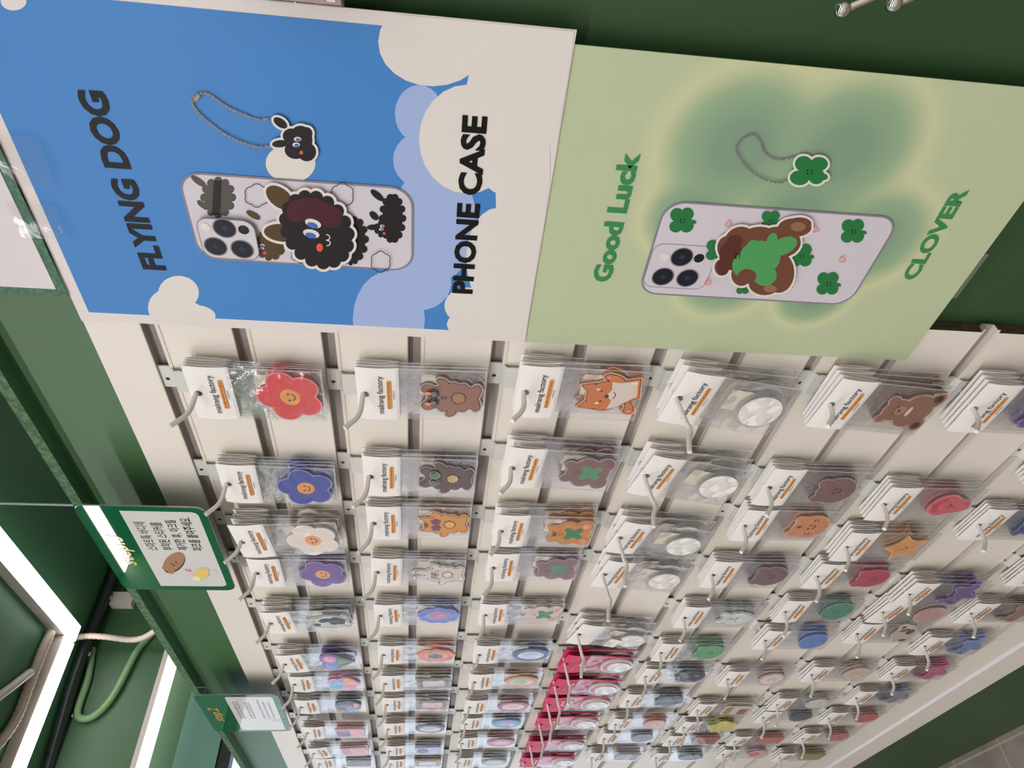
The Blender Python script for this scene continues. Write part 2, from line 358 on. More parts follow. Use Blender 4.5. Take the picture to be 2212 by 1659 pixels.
kind('A9', 'violet and pink block', block([([(-.38, .0), (.1, .0), (.1, .44), (-.38, .44)], (72, 62, 130)), ([(.1, .0), (.38, .0), (.38, .4), (.1, .4)], (190, 130, 96)), ([(-.38, -.38), (.38, -.38), (.38, -.02), (-.38, -.02)], (238, 156, 162))], (236, 160, 166)))
kind('A10', 'coral pink block', block([([(-.38, .1), (.38, .1), (.38, .4), (-.38, .4)], (196, 128, 124)), ([(-.36, -.36), (.36, -.36), (.34, .02), (-.36, .02)], (240, 150, 140))], (238, 172, 164)))
kind('A11', 'dark green block', block([([(-.3, .0), (.1, .0), (.1, .4), (-.3, .4)], (44, 90, 60)), ([(.1, -.1), (.36, -.1), (.36, .3), (.1, .3)], (66, 66, 110))], (112, 88, 96)))
gl = ring(-.1, .27, .105, .085, .03, (64, 60, 62)) + ring(.12, .27, .105, .085, .03, (64, 60, 62)) + [(E(-.1, .27, .06, .05), (120, 116, 122)), (E(.12, .27, .06, .05), (120, 116, 122)), (E(-.12, .36, .04, .05), (232, 140, 110)), (E(.14, .36, .04, .05), (232, 140, 110))]
kind('B1', 'brown bear in round glasses', animal((152, 106, 84), 'round', patch=(170, 126, 84), extra=gl))
kind('B2', 'dark brown bear in green glasses', animal((98, 76, 72), 'round', patch=(214, 176, 124), extra=ring(-.12, .2, .12, .10, .025, (120, 170, 112)) + ring(.13, .2, .12, .10, .025, (120, 170, 112)) + [(E(-.12, .2, .09, .07), (110, 116, 112)), (E(.13, .2, .09, .07), (110, 116, 112))]))
kind('B3', 'orange tabby in purple star glasses', animal((224, 152, 68), 'cat', patch=(234, 182, 104), extra=[(BLOB(-.12, .14, .09, .09, 5, .5), (120, 62, 110)), (BLOB(.12, .14, .09, .09, 5, .5), (120, 62, 110)), (E(0, .34, .016, .05), DK), (E(-.06, .33, .014, .04), DK), (E(.06, .33, .014, .04), DK)]))
kind('B4', 'pale outlined bunny', animal((226, 214, 206), 'bunny', patch=(234, 224, 214), line_c=(84, 80, 92), extra=ring(-.09, .17, .055, .06, .02, (70, 66, 90)) + ring(.09, .17, .055, .06, .02, (70, 66, 90)) + [(E(-.18, .09, .04, .03), (238, 170, 160)), (E(.18, .09, .04, .03), (238, 170, 160))]))
kind('B5', 'blue geode with pink centre', agate((118, 138, 220), (156, 162, 224), (216, 142, 172)))
kind('B6', 'coral geode with dark centre', agate((238, 132, 100), (232, 176, 150), (90, 94, 112)))
kind('B7', 'brown and gold ornate frame', frame((132, 112, 84), (218, 200, 216), (190, 160, 80)))
kind('B8', 'grey and pink ornate frame', frame((126, 122, 114), (232, 186, 186), (206, 120, 150)))
kind('B9', 'black oval with pearly face', oval((38, 42, 42), (224, 206, 216), (196, 180, 220)))
kind('B10', 'navy oval and blue block', block([(E(0, .2, .3, .2), (30, 42, 110)), ([(-.36, -.36), (.36, -.36), (.36, -.04), (-.36, -.04)], (176, 190, 236))], (178, 172, 208)))
kind('B11', 'golden speckled frame', frame((176, 152, 96), (214, 214, 236), (150, 120, 60)))
kind('C1', 'orange and white fox', fox())
kind('C2', 'mauve brown bear with green patch', patchbear((132, 98, 96), (84, 152, 110)))
kind('C3', 'orange tiger with green patch', patchbear((214, 140, 66), (44, 132, 78), (146, 88, 40), True, (234, 156, 132)))
kind('C4', 'dusky bear with green patch', patchbear((142, 108, 112), (86, 150, 124)))
kind('C5', 'pale pink bear with green patch', patchbear((226, 204, 194), (64, 146, 98), None, False, (232, 178, 160)))
kind('C6', 'deep blue oval', oval((44, 92, 154), (222, 226, 240), (196, 208, 236)))
kind('C7', 'orange oval with mint centre', oval((222, 152, 96), (234, 200, 158), (140, 196, 168)))
kind('C8', 'crimson oval', oval((178, 56, 72), (240, 206, 214), (232, 176, 192)))
kind('C9', 'bright blue holographic oval', oval((54, 132, 192), (104, 162, 210), (206, 128, 196)))
kind('C10', 'rose pink oval', oval((196, 84, 124), (226, 146, 174), (236, 190, 204)))
kind('C11', 'smoky clear oval', oval((132, 138, 136), (206, 206, 210)))
for n, t in (('D1', 'clear disc grip'), ('D2', 'clear disc grip with creased bag'), ('D3', 'white disc grip'), ('D4', 'glossy white disc grip'), ('D5', 'clear disc grip with sticker')): K[n] = (t, 'disc')
for n, t in (('D6', 'hot pink carded white ring grip'), ('D7', 'pink carded ring grip'), ('D8', 'rose carded ring grip'), ('D9', 'pink carded silver grip'), ('D10', 'magenta carded ring grip'), ('D11', 'far pink carded ring grip')): K[n] = (t, 'pink')
kind('E1', 'sitting teddy bear', teddy())
kind('E2', 'mauve fluffy bear face', face((126, 92, 92)))
kind('E3', 'orange tiger face', face((212, 140, 98), f=smile(0, -.05, 1.1) + [(E(-.02, .22, .012, .06), DK), (E(.03, .22, .012, .06), DK), (E(0, .23, .06, .012), DK), (E(.27, -.02, .05, .012), DK), (E(-.27, -.02, .05, .012), DK), (E(.27, -.09, .05, .012), DK), (E(-.27, -.09, .05, .012), DK)]))
kind('E4', 'dark mauve bear face', face((118, 88, 94)))
kind('E5', 'white pup with blue ribbon', animal((222, 226, 224), 'round', False, extra=[([(-.12, -.0), (.12, -.0), (.12, -.05), (-.12, -.05)], (150, 188, 206))], legs=False))
kind('E6', 'green smiling frog', face((96, 172, 112), cheek=(214, 140, 130), rx=.44))
kind('E7', 'black cat face', face((48, 52, 58)))
kind('E8', 'black tufted blob', cloudy((38, 44, 48), smile(0, 0, .8, (120, 120, 130))))
kind('E9', 'orange and peach shell', face((214, 110, 60), False, [(E(0, -.14, .34, .22), (226, 166, 140)), (E(.0, -.12, .13, .08), (196, 110, 80))]))
kind('E10', 'charcoal rounded pebble', face((96, 88, 90), False))
kind('E11', 'maroon striped block', block([([(-.36, -.4), (.36, -.4), (.36, -.12), (-.36, -.12)], (128, 66, 76)), ([(-.36, .1), (.36, .1), (.36, .4), (-.36, .4)], (150, 120, 120))], (178, 160, 158)))
kind('F1', 'violet rounded bear', face((98, 66, 150)))
kind('F2', 'red smiling strawberry', berry((214, 92, 104), (206, 62, 78)))
kind('F3', 'orange smiling star', star((226, 158, 90)))
kind('F4', 'crimson bear face', face((186, 62, 86)))
kind('F5', 'teal green scalloped blob', dict(pr=[('e', 0, 0, .42, .36)] + [('c', .36 * math.cos(a), .3 * math.sin(a), .1) for a in (2 * PI * i / 12 for i in range(12))], k=.03, c=(70, 140, 116), f=smile(0, 0, .7), w=1.05))
kind('F6', 'blue plain oval', face((86, 132, 206), False, [], rx=.45, rz=.36))
kind('F7', 'white plate with pink rim', face((224, 178, 180), False, [(E(0, -.03, .38, .34), (238, 230, 230)), (E(-.05, .06, .1, .03), (120, 180, 200)), (E(.1, -.05, .12, .025), (140, 196, 176)), (E(0, -.16, .14, .02), (226, 150, 160))]))
kind('F8', 'gold and red banded block', block([([(-.36, .16), (.36, .16), (.36, .4), (-.36, .4)], (170, 140, 58)), ([(-.12, -.4), (.14, -.4), (.14, -.1), (-.12, -.1)], (150, 60, 72)), ([(-.36, -.4), (-.12, -.4), (-.12, -.1), (-.36, -.1)], (110, 100, 54))], (226, 212, 186)))
kind('F9', 'yellow crinkled flower', flower((226, 216, 110), (240, 236, 160)))
kind('F10', 'rust red block with face', block(smile(0, -.12, .8), (182, 98, 68)))
kind('F11', 'jet black oval', oval((30, 34, 36), (44, 48, 50)))
kind('G0', 'partly hidden plum bear', face((104, 74, 96)))
kind('G1', 'navy blue sitting bear', teddy((58, 76, 130)))
kind('G2', 'purple running bunny', sidebun((104, 80, 148)))
kind('G3', 'dusty pink oval', face((202, 156, 152), False, []))
kind('G4', 'cream cow with dark patches', dict(pr=[('e', 0, 0, .42, .3), ('e', .34, .16, .16, .12), ('e', -.38, -.12, .1, .16)], k=.04, c=(204, 188, 174), f=[(E(.1, -.12, .14, .11), (60, 62, 60)), (E(.36, .2, .08, .06), (70, 70, 68)), (E(-.36, -.14, .06, .11), (76, 74, 70)), (E(-.1, .1, .016), DK), (E(.2, .08, .06, .14, 30), (70, 76, 68))], w=1.15))
kind('G5', 'pale peach carrot bunny', face((230, 204, 190), False, [(E(.06, -.04, .03, .03), (90, 120, 90)), (E(.14, -.05, .06, .02), (222, 140, 90))], rx=.46))
kind('G6', 'ivory oval', face((226, 220, 214), False, smile(.1, -.08, .5)))
kind('G7', 'dark navy pebble', face((44, 52, 66), False, []))
kind('G8', 'rust orange square', block(smile(0, -.1, .7), (200, 104, 72)))
kind('G9', 'pink and white peach', face((232, 186, 188), False, [(E(0, .12, .3, .2), (230, 120, 90))]))
kind('H0', 'blue grey bear', teddy((120, 130, 160)))
kind('H1', 'tan running puppy', sidebun((156, 120, 104)))
kind('H2', 'sky blue running bunny', sidebun((112, 140, 200)))
kind('H3', 'magenta running bunny', sidebun((206, 90, 136)))
kind('H4', 'slate grey running bunny', sidebun((136, 144, 164)))
kind('H5', 'red apple with leaf', face((206, 92, 92), False, smile(0, -.06, .6) + [(E(-.22, .2, .1, .07, 30), (70, 96, 66))]))
kind('H6', 'coral round fruit', face((212, 112, 104), False, smile(0, -.06, .6)))
kind('H7', 'olive yellow square', block(smile(0, 0, .6), (160, 148, 60)))

CS = .076
_cm = {}
def charm_meshes(key):
    if key in _cm: return _cm[key]
    d = K[key][1]
    if d == 'disc' or d == 'pink':
        R = .033 if d == 'disc' else .036
        b = MB(); b.prism(E(0, 0, R, n=30), -.0028, .0020, CLEAR if d == 'disc' else col((226, 222, 220), .2, .5))
        b.prism(E(0, 0, R * .45, n=20), .0020, .0032, col((222, 218, 214), .3))
        p = MB()
        if d == 'disc': p.prism(E(0, 0, R * .84, n=30), -.0042, -.0028, M('white_disc_vinyl', (244, 241, 236), .7))
        else:
            p.prism(E(0, 0, R * .86, n=28), -.0032, -.0028, col((198, 134, 138), .25, .4)); p.prism(E(0, -.004, R * .7, n=28), -.0046, -.0032, col((234, 236, 232), .15, .6))
    else:
        s = CS; u = d['w']; fd = field(d['pr'], d.get('k', .03))
        rim = [(a * s * u, z * s) for a, z in contour(fd, .025)]; inn = [(a * s * u, z * s) for a, z in contour(fd, 0.)]
        c = d['c']; side = tuple(int(v * .86) for v in c); rimc = tuple(int(v * .55 + 236 * .45) for v in c)
        b = MB(); b.prism(rim, -.0014, .0014, col(rimc, .15, .6), side=col(side, .2, .5))
        p = MB(); ol = d.get('ol')
        p.prism(inn, -.00165, -.0014, col(ol or c, .3, .4))
        if ol: p.flat([(a * s * u, z * s) for a, z in contour(fd, -.012)], -.00172, col(c, .3, .4))
        for i, (poly, cc) in enumerate(d['f']): p.flat([(a * s * u, z * s) for a, z in poly], -.00182 - .00006 * i, col(cc, .3, .4))
    _cm[key] = (b.data('acrylic'), p.data('print')); return _cm[key]

# ------------------------------------------------------------------ packets
CW, CT, CBm, BAGB = .047, .0105, -.0415, -.148     # half card width, card top, card bottom, bag bottom (from the hook rod)
def card_mesh(mat, hole=True):
    mb = MB(); hr = .0046
    def prof(z, back): 
        t = (CT - z) / (CT - CBm); b = .0019 * math.sin(PI * min(max(t, 0), 1)) ** .8
        return (.0004 + b * .9) if back else -(b)
    angs = sorted([2 * PI * i / 28 for i in range(28)] + [math.atan2(z, x) % (2 * PI) for x in (CW, -CW) for z in (CT, CBm)])
    for back in (0, 1):
        rings = []
        for t in (0, .35, .7, 1.):
            R = []
            for a in angs:
                c, s = math.cos(a), math.sin(a); m = min(CW / abs(c) if abs(c) > 1e-6 else 9, (CT / s if s > 0 else CBm / s) if abs(s) > 1e-6 else 9)
                r = hr + (m - hr) * t; x, z = r * c, r * s; R.append((x, prof(z, back), z))
            rings.append(R)
        n = len(angs); v = [p for R in rings for p in R]
        fs = [(i * n + k, i * n + (k + 1) % n, (i + 1) * n + (k + 1) % n, (i + 1) * n + k) for i in range(3) for k in range(n)]
        mb.mesh(v, [f if back else f[::-1] for f in fs], mat, True)
    n = 10
    for z, y0, y1 in ((CT, 0, .0004),):
        mb.mesh([(-CW, -.0001, z), (CW, -.0001, z), (CW, .0005, z), (-CW, .0005, z)], [(0, 1, 2, 3)], mat)
    return mb
def letter_meshes():
    y = -.0030
    a = MB(); put_text(a, 'malrang factory', -.034, .034, -.0240, -.0142, y, INK, .004)
    b = MB(); b.flat(RR(-.0255, -.0315, .0255, -.0262, .0018), y + .0004, PILL)
    c = MB(); put_text(c, 'acrylic smart tok parts', -.0235, .0235, -.0308, -.0269, y + .0002, M('brown_ink', (96, 62, 30), .6), .0)
    d = MB(); d.tube([(-.0072, -.0016, -.0345), (-.0068, -.0022, -.0345), (.0068, -.0022, -.0345), (.0072, -.0016, -.0345)], .00035, STEEL, 6)
    p = MB(); put_text(p, 'malrang factory', -.030, .012, -.024, -.014, y, GOLDI, .01)
    p.flat(RR(-.004, -.034, .030, -.028, .002), y, M('white_ink', (238, 226, 228), .5)); p.flat(RR(.004, -.0325, .026, -.0295, .001), y - .0001, PINKC)
    return [m.data(n) for m, n in ((a, 'lettering'), (b, 'pill'), (c, 'tagline'), (d, 'staple'), (p, 'pink_lettering'))]
T_BRAND, T_PILL, T_TAG, T_STAPLE, T_PINK = letter_meshes()
CARD_ME = card_mesh(CARD).data('card'); PINK_ME = card_mesh(PINKC).data('pink_card')
def bag_mesh(seed, bulge, zc, rr, messy=1.):
    rnd = random.Random(seed); mb = MB(); nx, nz = 12, 18; W = CW - .001; v = []
    ph = [rnd.uniform(0, 6) for _ in range(6)]
    for side in (-1, 1):
        for j in range(nz + 1):
            for i in range(nx + 1):
                x = -W + 2 * W * i / nx; z = CBm + .004 + (BAGB - CBm - .004) * j / nz
                q = math.hypot(x / (rr * 1.25), (z - zc) / (rr * 1.25)); e = min(1, min(W - abs(x), z - BAGB) / .012); e = max(e, 0) ** .6
                b = bulge * (1 / (1 + max(0, q - .8) * 3.0)) * e
                wv = messy * .0011 * e * (math.sin(x * 190 + z * 120 + ph[0]) * math.sin(z * 90 + ph[1]) + (.7 + 1.2 * max(0, (-.125 - z) / .025)) * math.sin(x * 120 - z * 230 + ph[2]) + .5 * math.sin((x + z) * 330 + ph[3]))
                if side > 0: wv *= .4
                v.append((x, side * max(b + wv, .0003 + .0002 * e) if side < 0 else max(b * .75 + wv, .0003), z))
    n1 = (nx + 1) * (nz + 1)
    f = []
    for j in range(nz):
        for i in range(nx):
            a = j * (nx + 1) + i; f.append((a, a + nx + 1, a + nx + 2, a + 1)); f.append((n1 + a, n1 + a + 1, n1 + a + nx + 2, n1 + a + nx + 1))
    mb.mesh(v, f, FILM, True)
    for sx in (-1, 1): mb.mesh([(sx * W, -.0004, CBm + .004), (sx * W, -.0004, BAGB), (sx * (W - .0011), -.0009, BAGB), (sx * (W - .0011), -.0009, CBm + .004)], [(0, 1, 2, 3)], SEAM)
    mb.mesh([(-W, -.0004, BAGB + .0012), (W, -.0004, BAGB + .0012), (W, -.0004, BAGB), (-W, -.0004, BAGB)], [(0, 1, 2, 3)], SEAM)
    return mb.data('bag')
BAGS = [bag_mesh(i, .0030, -.108, .036) for i in range(4)]; BAGD = [bag_mesh(20 + i, .0052, -.112, .033, 2.4) for i in range(3)]
bk = MB(); bk.prism(RR(-.018, -.016, .018, .016, .002), .0016, .0019, BACKP); BACK_ME = bk.data('backing')
pb = MB(); pb.prism([(-CW + .003, CBm + .004), (-CW + .003, BAGB + .003), (CW - .003, BAGB + .003), (CW - .003, CBm + .004)], .0032, .0035, PINKC); PINKB_ME = pb.data('pink_insert')
ORD = ['first', 'second', 'third', 'fourth', 'fifth', 'sixth', 'seventh', 'eighth', 'ninth', 'tenth', 'eleventh']
ROWN = dict(A='highest', B='second-highest', C='third-highest', D='fourth-highest', E='fourth-lowest', F='third-lowest', G='second-lowest', H='lowest')
POS = ['frontmost', 'second from front', 'third from front', 'fourth from front', 'rearmost fifth']

def packet(key, x, y, z, row, idx, pos, front, rot):
    desc, d = K[key]; isd, isp = d == 'disc', d == 'pink'
    lab = '%s packet, %s on %s hook from posters, %s wall row' % (desc, POS[pos], ORD[idx], ROWN[row])
    if len(lab.split()) > 16: lab = '%s, %s, %s hook from posters, %s wall row' % (desc, POS[pos], ORD[idx], ROWN[row])
    t = thing('phone_grip_packet', (x, y, z), lab, 'packet', 'charm packets hanging on the %s row' % ROWN[row], rot)
    c = inst(PINK_ME if isp else CARD_ME, 'header_card', t)
    if front:
        if isp: inst(T_PINK, 'printed_lettering', c)
        elif key != 'D5':
            inst(T_BRAND, 'brand_lettering', c); inst(T_PILL, 'tagline_pill', c); inst(T_TAG, 'tagline_lettering', c); inst(T_STAPLE, 'staple', c)
    inst((BAGD if isd or isp else BAGS)[random.randrange(3)], 'clear_bag', t)
    a, p = charm_meshes(key)
    r = random.Random(key + str(pos))
    rz = math.radians(r.uniform(-5, 5)) + (math.radians(-18) if key in ('G2', 'H1', 'H2', 'H3', 'H4') else 0)
    cz = -.112 if (isd or isp) else -.106
    ch = inst(a, 'acrylic_charm' if not (isd or isp) else 'grip_body', t, (r.uniform(-.003, .003), -.0002, cz + r.uniform(-.003, .002)), (0, rz, 0))
    inst(p, 'printed_face' if not (isd or isp) else 'grip_disc', ch)
    if isp: inst(PINKB_ME, 'pink_insert', t)
    elif row in 'BCD' or key in ('A5', 'A1', 'A3'):
        inst(BACK_ME, 'backing_sticker', t, (.016 if row != 'D' else .008, .0004, -.084 if row != 'D' else -.078), (0, math.radians(r.uniform(-8, 8)), 0))
    if key == 'D5' and front:
        q = MB(); q.prism(RR(-.018, -.013, .018, .013, .001), -.0064, -.0062, CARD)
        for i in range(3): q.flat(RR(-.014, .009 - i * .004, .006 - 2 * (i % 2) * .002, .010 - i * .004, .0002), -.0065, INK)
        o = inst(q.data('sticker'), 'white_sticker', t, (-.014, -.0004, -.078), (0, math.radians(6), 0))
    return t

# ------------------------------------------------------------------ hooks
def bracket_mesh():
    mb = MB(); W = .0185
    mb.box((-W, .0015, -.0165), (W, .0035, -.0010), PLATE)
    mb.extx([(.0015, -.0145), (-.0034, -.0195), (-.0062, -.0215), (-.0062, -.0230), (-.0022, -.0205), (.0035, -.0165)][::-1], -W, W, PLATE)
    mb.prism(RR(-W, -.0560, W, -.0205, .003), -.0064, -.0046, PLATE)
    return mb.data('bracket')
BR_ME = bracket_mesh()
_h = MB(); _h.flat(E(-.004, -.008, .0026), .0014, HOLE); SCREW_ME = _h.data('screw_hole')
def rod_mesh(long):
    mb = MB(); yb = -.090 if long else -.0525; tip = (-.119, .0045) if long else (-.0755, .0158)
    pts = [(0, -.005, -.001 if long else 0), (0, yb + .012, -.010 if long else 0)]
    z0 = -.012 if long else 0
    P0, P1, P2 = (yb + .010, z0), (yb - .002, z0), (yb - .0095, z0 + .005)
    for t in (0, .25, .5, .75, 1): pts.append((0, P0[0] * (1 - t) ** 2 + 2 * P1[0] * t * (1 - t) + P2[0] * t * t, P0[1] * (1 - t) ** 2 + 2 * P1[1] * t * (1 - t) + P2[1] * t * t))
    pts.append((0, tip[0], tip[1] - (.012 if long else 0) + (.004 if long else 0)))
    mb.tube(pts, .0031, STEELW, 12); return mb.data('rod')
ROD_S, ROD_L = rod_mesh(False), rod_mesh(True)
HOOKS = {
'A':(0, -0.0489, [(-0.663, -0.024), (-0.853, -0.024), (-0.986, -0.04), (-1.109, -0.027), (-1.281, -0.038), (-1.481, -0.036), (-1.629, -0.024), (-1.761, -0.029), (-1.915, -0.041), (-2.084, -0.042), (-2.23, -0.03)]),
'B':(-0.2, -0.047, [(-0.656, -0.02), (-0.826, -0.024), (-0.949, -0.025), (-1.104, -0.025), (-1.271, -0.026), (-1.462, -0.024), (-1.617, -0.027), (-1.764, -0.024), (-1.935, -0.028), (-2.126, -0.028), (-2.253, -0.028)]),
'C':(-0.4, -0.0431, [(-0.632, -0.028), (-0.785, -0.032), (-0.952, -0.032), (-1.088, -0.023), (-1.268, -0.025), (-1.428, -0.038), (-1.58, -0.038), (-1.743, -0.038), (-1.896, -0.029), (-2.072, -0.026), (-2.25, -0.028)]),
'D':(-0.6, -0.0351, [(-0.625, -0.03), (-0.79, -0.03), (-0.961, -0.03), (-1.083, -0.03), (-1.332, -0.03), (-1.483, -0.03), (-1.621, -0.03), (-1.739, -0.03), (-1.886, -0.03), (-2.074, -0.03), (-2.232, -0.03)]),
'E':(-0.8, -0.0328, [(-0.621, -0.038), (-0.824, -0.027), (-0.93, -0.028), (-1.092, -0.029), (-1.267, -0.029), (-1.442, -0.028), (-1.576, -0.028), (-1.752, -0.024), (-1.9, -0.033), (-2.042, -0.027), (-2.218, -0.028)]),
'F':(-1.0, -0.0303, [(-0.62, -0.036), (-0.854, -0.031), (-0.983, -0.032), (-1.096, -0.027), (-1.244, -0.026), (-1.357, -0.036), (-1.588, -0.031), (-1.817, -0.026), (-1.942, -0.03), (-2.079, -0.025), (-2.231, -0.028)]),
'G':(-1.2, -0.0309, [(-0.745, -0.03), (-0.914, -0.026), (-1.145, -0.036), (-1.239, -0.028), (-1.347, -0.026), (-1.575, -0.026), (-1.785, -0.024), (-1.882, -0.025), (-2.104, -0.021), (-2.21, -0.028)]),
'H':(-1.4, -0.0252, [(-1.074, -0.028), (-1.246, -0.026), (-1.417, -0.023), (-1.567, -0.027), (-1.743, -0.024), (-1.901, -0.023), (-2.076, -0.024), (-2.252, -0.028)])}
TILT = {'D1': 9, 'D2': 12, 'D3': 9, 'D4': 8, 'D5': 14, 'D6': 8, 'D7': 6, 'A5': -6, 'A6': -7, 'A3': -4, 'C2': 3, 'E1': 5, 'G3': 5, 'A10': -6}
NP = 0
for row, (z0, dz, L) in HOOKS.items():
    for i, (x, yf) in enumerate(L):
        key = row + str(i if row in 'GH' else i + 1)
        zr = z0 + dz; desc = K[key][0]
        hk = thing('display_hook', (x, 0, z0), 'white metal hook, %s from posters, %s wall row, holding %s' % (ORD[i], ROWN[row], ' '.join(desc.split()[:5])), 'hook', 'white slatwall hooks on the %s row' % ROWN[row])
        b = inst(BR_ME, 'bracket', hk); inst(SCREW_ME, 'screw_hole', b)
        inst(ROD_L if row == 'D' else ROD_S, 'rod', hk, (0, 0, dz + (.006 if row == 'D' else 0)))
        gap = .0060 if row == 'D' else .0046
        n = int((abs(yf) - .0095) / gap) + 1; n = max(2, min(n, 4 if i < 5 else 3))
        if row == 'D': yf = -.035; n = 3 if i < 5 else 2
        sp = min((abs(yf) - .0105) / max(n - 1, 1), .0115 if row == 'D' else .0072)
        rnd = random.Random(key)
        for k in range(n):
            y = yf + .0008 + k * sp
            if key in ('A3', 'C2', 'C3', 'A5', 'A6') and k > 0: y += min(.006, -.0105 - y)
            tl = math.radians(TILT.get(key, 0) * (1 if k == 0 else .5) + rnd.uniform(-1.6, 1.6)); yaw = math.radians(rnd.uniform(-2, 2)) * .4
            packet(key, x + rnd.uniform(-.001, .001), y, zr - .0028, row, i, k, k == 0, (0, tl, yaw)); NP += 1
print('packets', NP)

# ------------------------------------------------------------------ slatwall board
XL, XR, ZT, ZB = -2.86, -.5205, .0605, -1.80
sl = thing('slatwall_board', ((XL + XR) / 2, 0, ZB), 'cream slatwall board with grey grooves covering the display wall', 'display board')
P = [(0., ZT)]
GRV = [-.1 * i for i in range(18)]
for z in GRV: P += [(0, z), (.011, z), (.011, z - .0175), (0, z - .0175)]
P += [(0, ZB), (.0165, ZB), (.0165, ZT)]
mb = MB(); nP = len(P); mats = {'end': MDF}
for i in range(nP): mats[i] = WHITEB
mb.extx(P, XL, XR, WHITEB, mats); body = mb.build('board_body', sl)
for z in GRV:
    c = MB()
    # liner seated in the groove, with thin lips over the board face; it pokes out past the cut end
    x1 = XR + (.0055 if abs(z + 1.0) < .01 else .0008)
    c.box((XL, .0092, z - .0173), (x1, .0106, z - .0002), CHAN)
    c.box((XL, -.0006, z - .0012), (x1, .0100, z - .0002), CHAN); c.box((XL, -.0006, z - .0173), (x1, .0100, z - .0161), LIP)
    c.box((XL, -.0008, z - .0204), (x1, -.0001, z - .0170), LIP); c.box((XL, -.0008, z - .0002), (x1, -.0001, z + .0014), LIP)
    c.build('groove_liner', sl)
c = MB(); c.extx([(-.0002, -1.700), (-.006, -1.704), (-.007, -1.709), (-.004, -1.713), (-.0002, -1.714)], XL, XR, M('pale_rail', (214, 210, 212), .3)); c.build('lower_rail', sl)

# ------------------------------------------------------------------ the room
def struct(mb, name): return tag(mb.build(name), kind='structure')
GW, CEIL, FLO, WL = .0175, 1.0, -2.178, -2.90
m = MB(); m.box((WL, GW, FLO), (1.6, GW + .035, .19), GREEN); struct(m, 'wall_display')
m = MB(); m.extx([(-.005, .1775), (-.005, .1925), (.06, .1925), (.06, .1775)], WL, 1.6, DKGREEN, {0: SPECK}); struct(m, 'trim_1')
m = MB(); m.box((WL, .0160, .0610), (-.20, .0176, .1775), GREENSH); struct(m, 'wall_sheen_sheet')  # added thin sheet carrying the painted-in sheen of the upper green wall
m = MB(); m.box((WL, -3.9, CEIL), (1.6, 1.4, CEIL + .05), DKGREEN); struct(m, 'ceiling')
FL = M('worn_concrete_tile', (118, 110, 102), .7, noise=(9, (150, 142, 132), .35, .7), bump=(200, .3, .002))
def tile(m):
    nt = m.node_tree; N = nt.nodes.new; L = nt.links.new; b = nt.nodes['Principled BSDF']; src = b.inputs['Base Color'].links[0].from_socket
    tc = N('ShaderNodeTexCoord'); br = N('ShaderNodeTexBrick'); br.offset = 0; br.inputs['Scale'].default_value = 1; br.inputs['Brick Width'].default_value = .21; br.inputs['Row Height'].default_value = .21; br.inputs['Mortar Size'].default_value = .003
    mp = N('ShaderNodeMapping'); mp.inputs[3].default_value = (1, 1, 1); L(tc.outputs['Object'], mp.inputs[0]); L(mp.outputs[0], br.inputs['Vector'])
    mx = N('ShaderNodeMix'); mx.data_type = 'RGBA'; L(br.outputs['Fac'], mx.inputs[0]); L(src, mx.inputs[6]); mx.inputs[7].default_value = (*lin((176, 160, 140)), 1); L(mx.outputs[2], b.inputs['Base Color'])
tile(FL)
m = MB(); m.box((WL, -3.9, FLO - .05), (1.6, 1.4, FLO), FL); struct(m, 'floor')
OFFW = M('off_white_wall', (214, 208, 198), .6, bump=(80, .04, .002))
m = MB(); m.box((WL, -3.95, FLO), (1.6, -3.9, CEIL), OFFW); struct(m, 'wall_front')
m = MB(); m.box((1.6, -3.95, FLO), (1.65, 1.45, CEIL), OFFW); struct(m, 'wall_right')
m = MB(); m.box((WL, 1.4, FLO), (1.6, 1.45, CEIL), OFFW); struct(m, 'wall_back')
# end wall with the shop window
WY0, WY1, WZ0, WZ1 = -.72, .31, -1.5, .385
m = MB()
for lo, hi in (((WL - .05, -3.95, WZ1), (WL, 1.45, CEIL)), ((WL - .05, -3.95, FLO), (WL, 1.45, WZ0)), ((WL - .05, -3.95, WZ0), (WL, WY0, WZ1)), ((WL - .05, WY1, WZ0), (WL, 1.45, WZ1))): m.box(lo, hi, M('end_wall_green', (58, 94, 60), .5) if lo[2] == WZ1 else M('grey_white_wall', (200, 196, 202), .6))
struct(m, 'wall_left')
wn = MB(); wn.box((WL - .03, WY0, WZ0), (WL - .026, WY1, WZ1), GLASS); wo = struct(wn, 'window_1')
fr = MB(); BLK = M('black_window_frame', (26, 28, 30), .4)
for lo, hi in (((WL - .04, WY0, WZ1 - .03), (WL + .012, WY1, WZ1 + .012)), ((WL - .04, WY0, WZ0), (WL + .012, WY1, WZ0 + .05)), ((WL - .04, WY0, WZ0), (WL + .012, WY0 + .05, WZ1)), ((WL - .04, WY1 - .05, WZ0), (WL + .012, WY1, WZ1))): fr.box(lo, hi, BLK)
fr.build('window_frame', wo)
m = MB(); m.box((WL, WY0, .40), (WL + .02, .62, .548), M('teal_panel', (96, 142, 124), .4)); tag(struct(m, 'trim_2'))

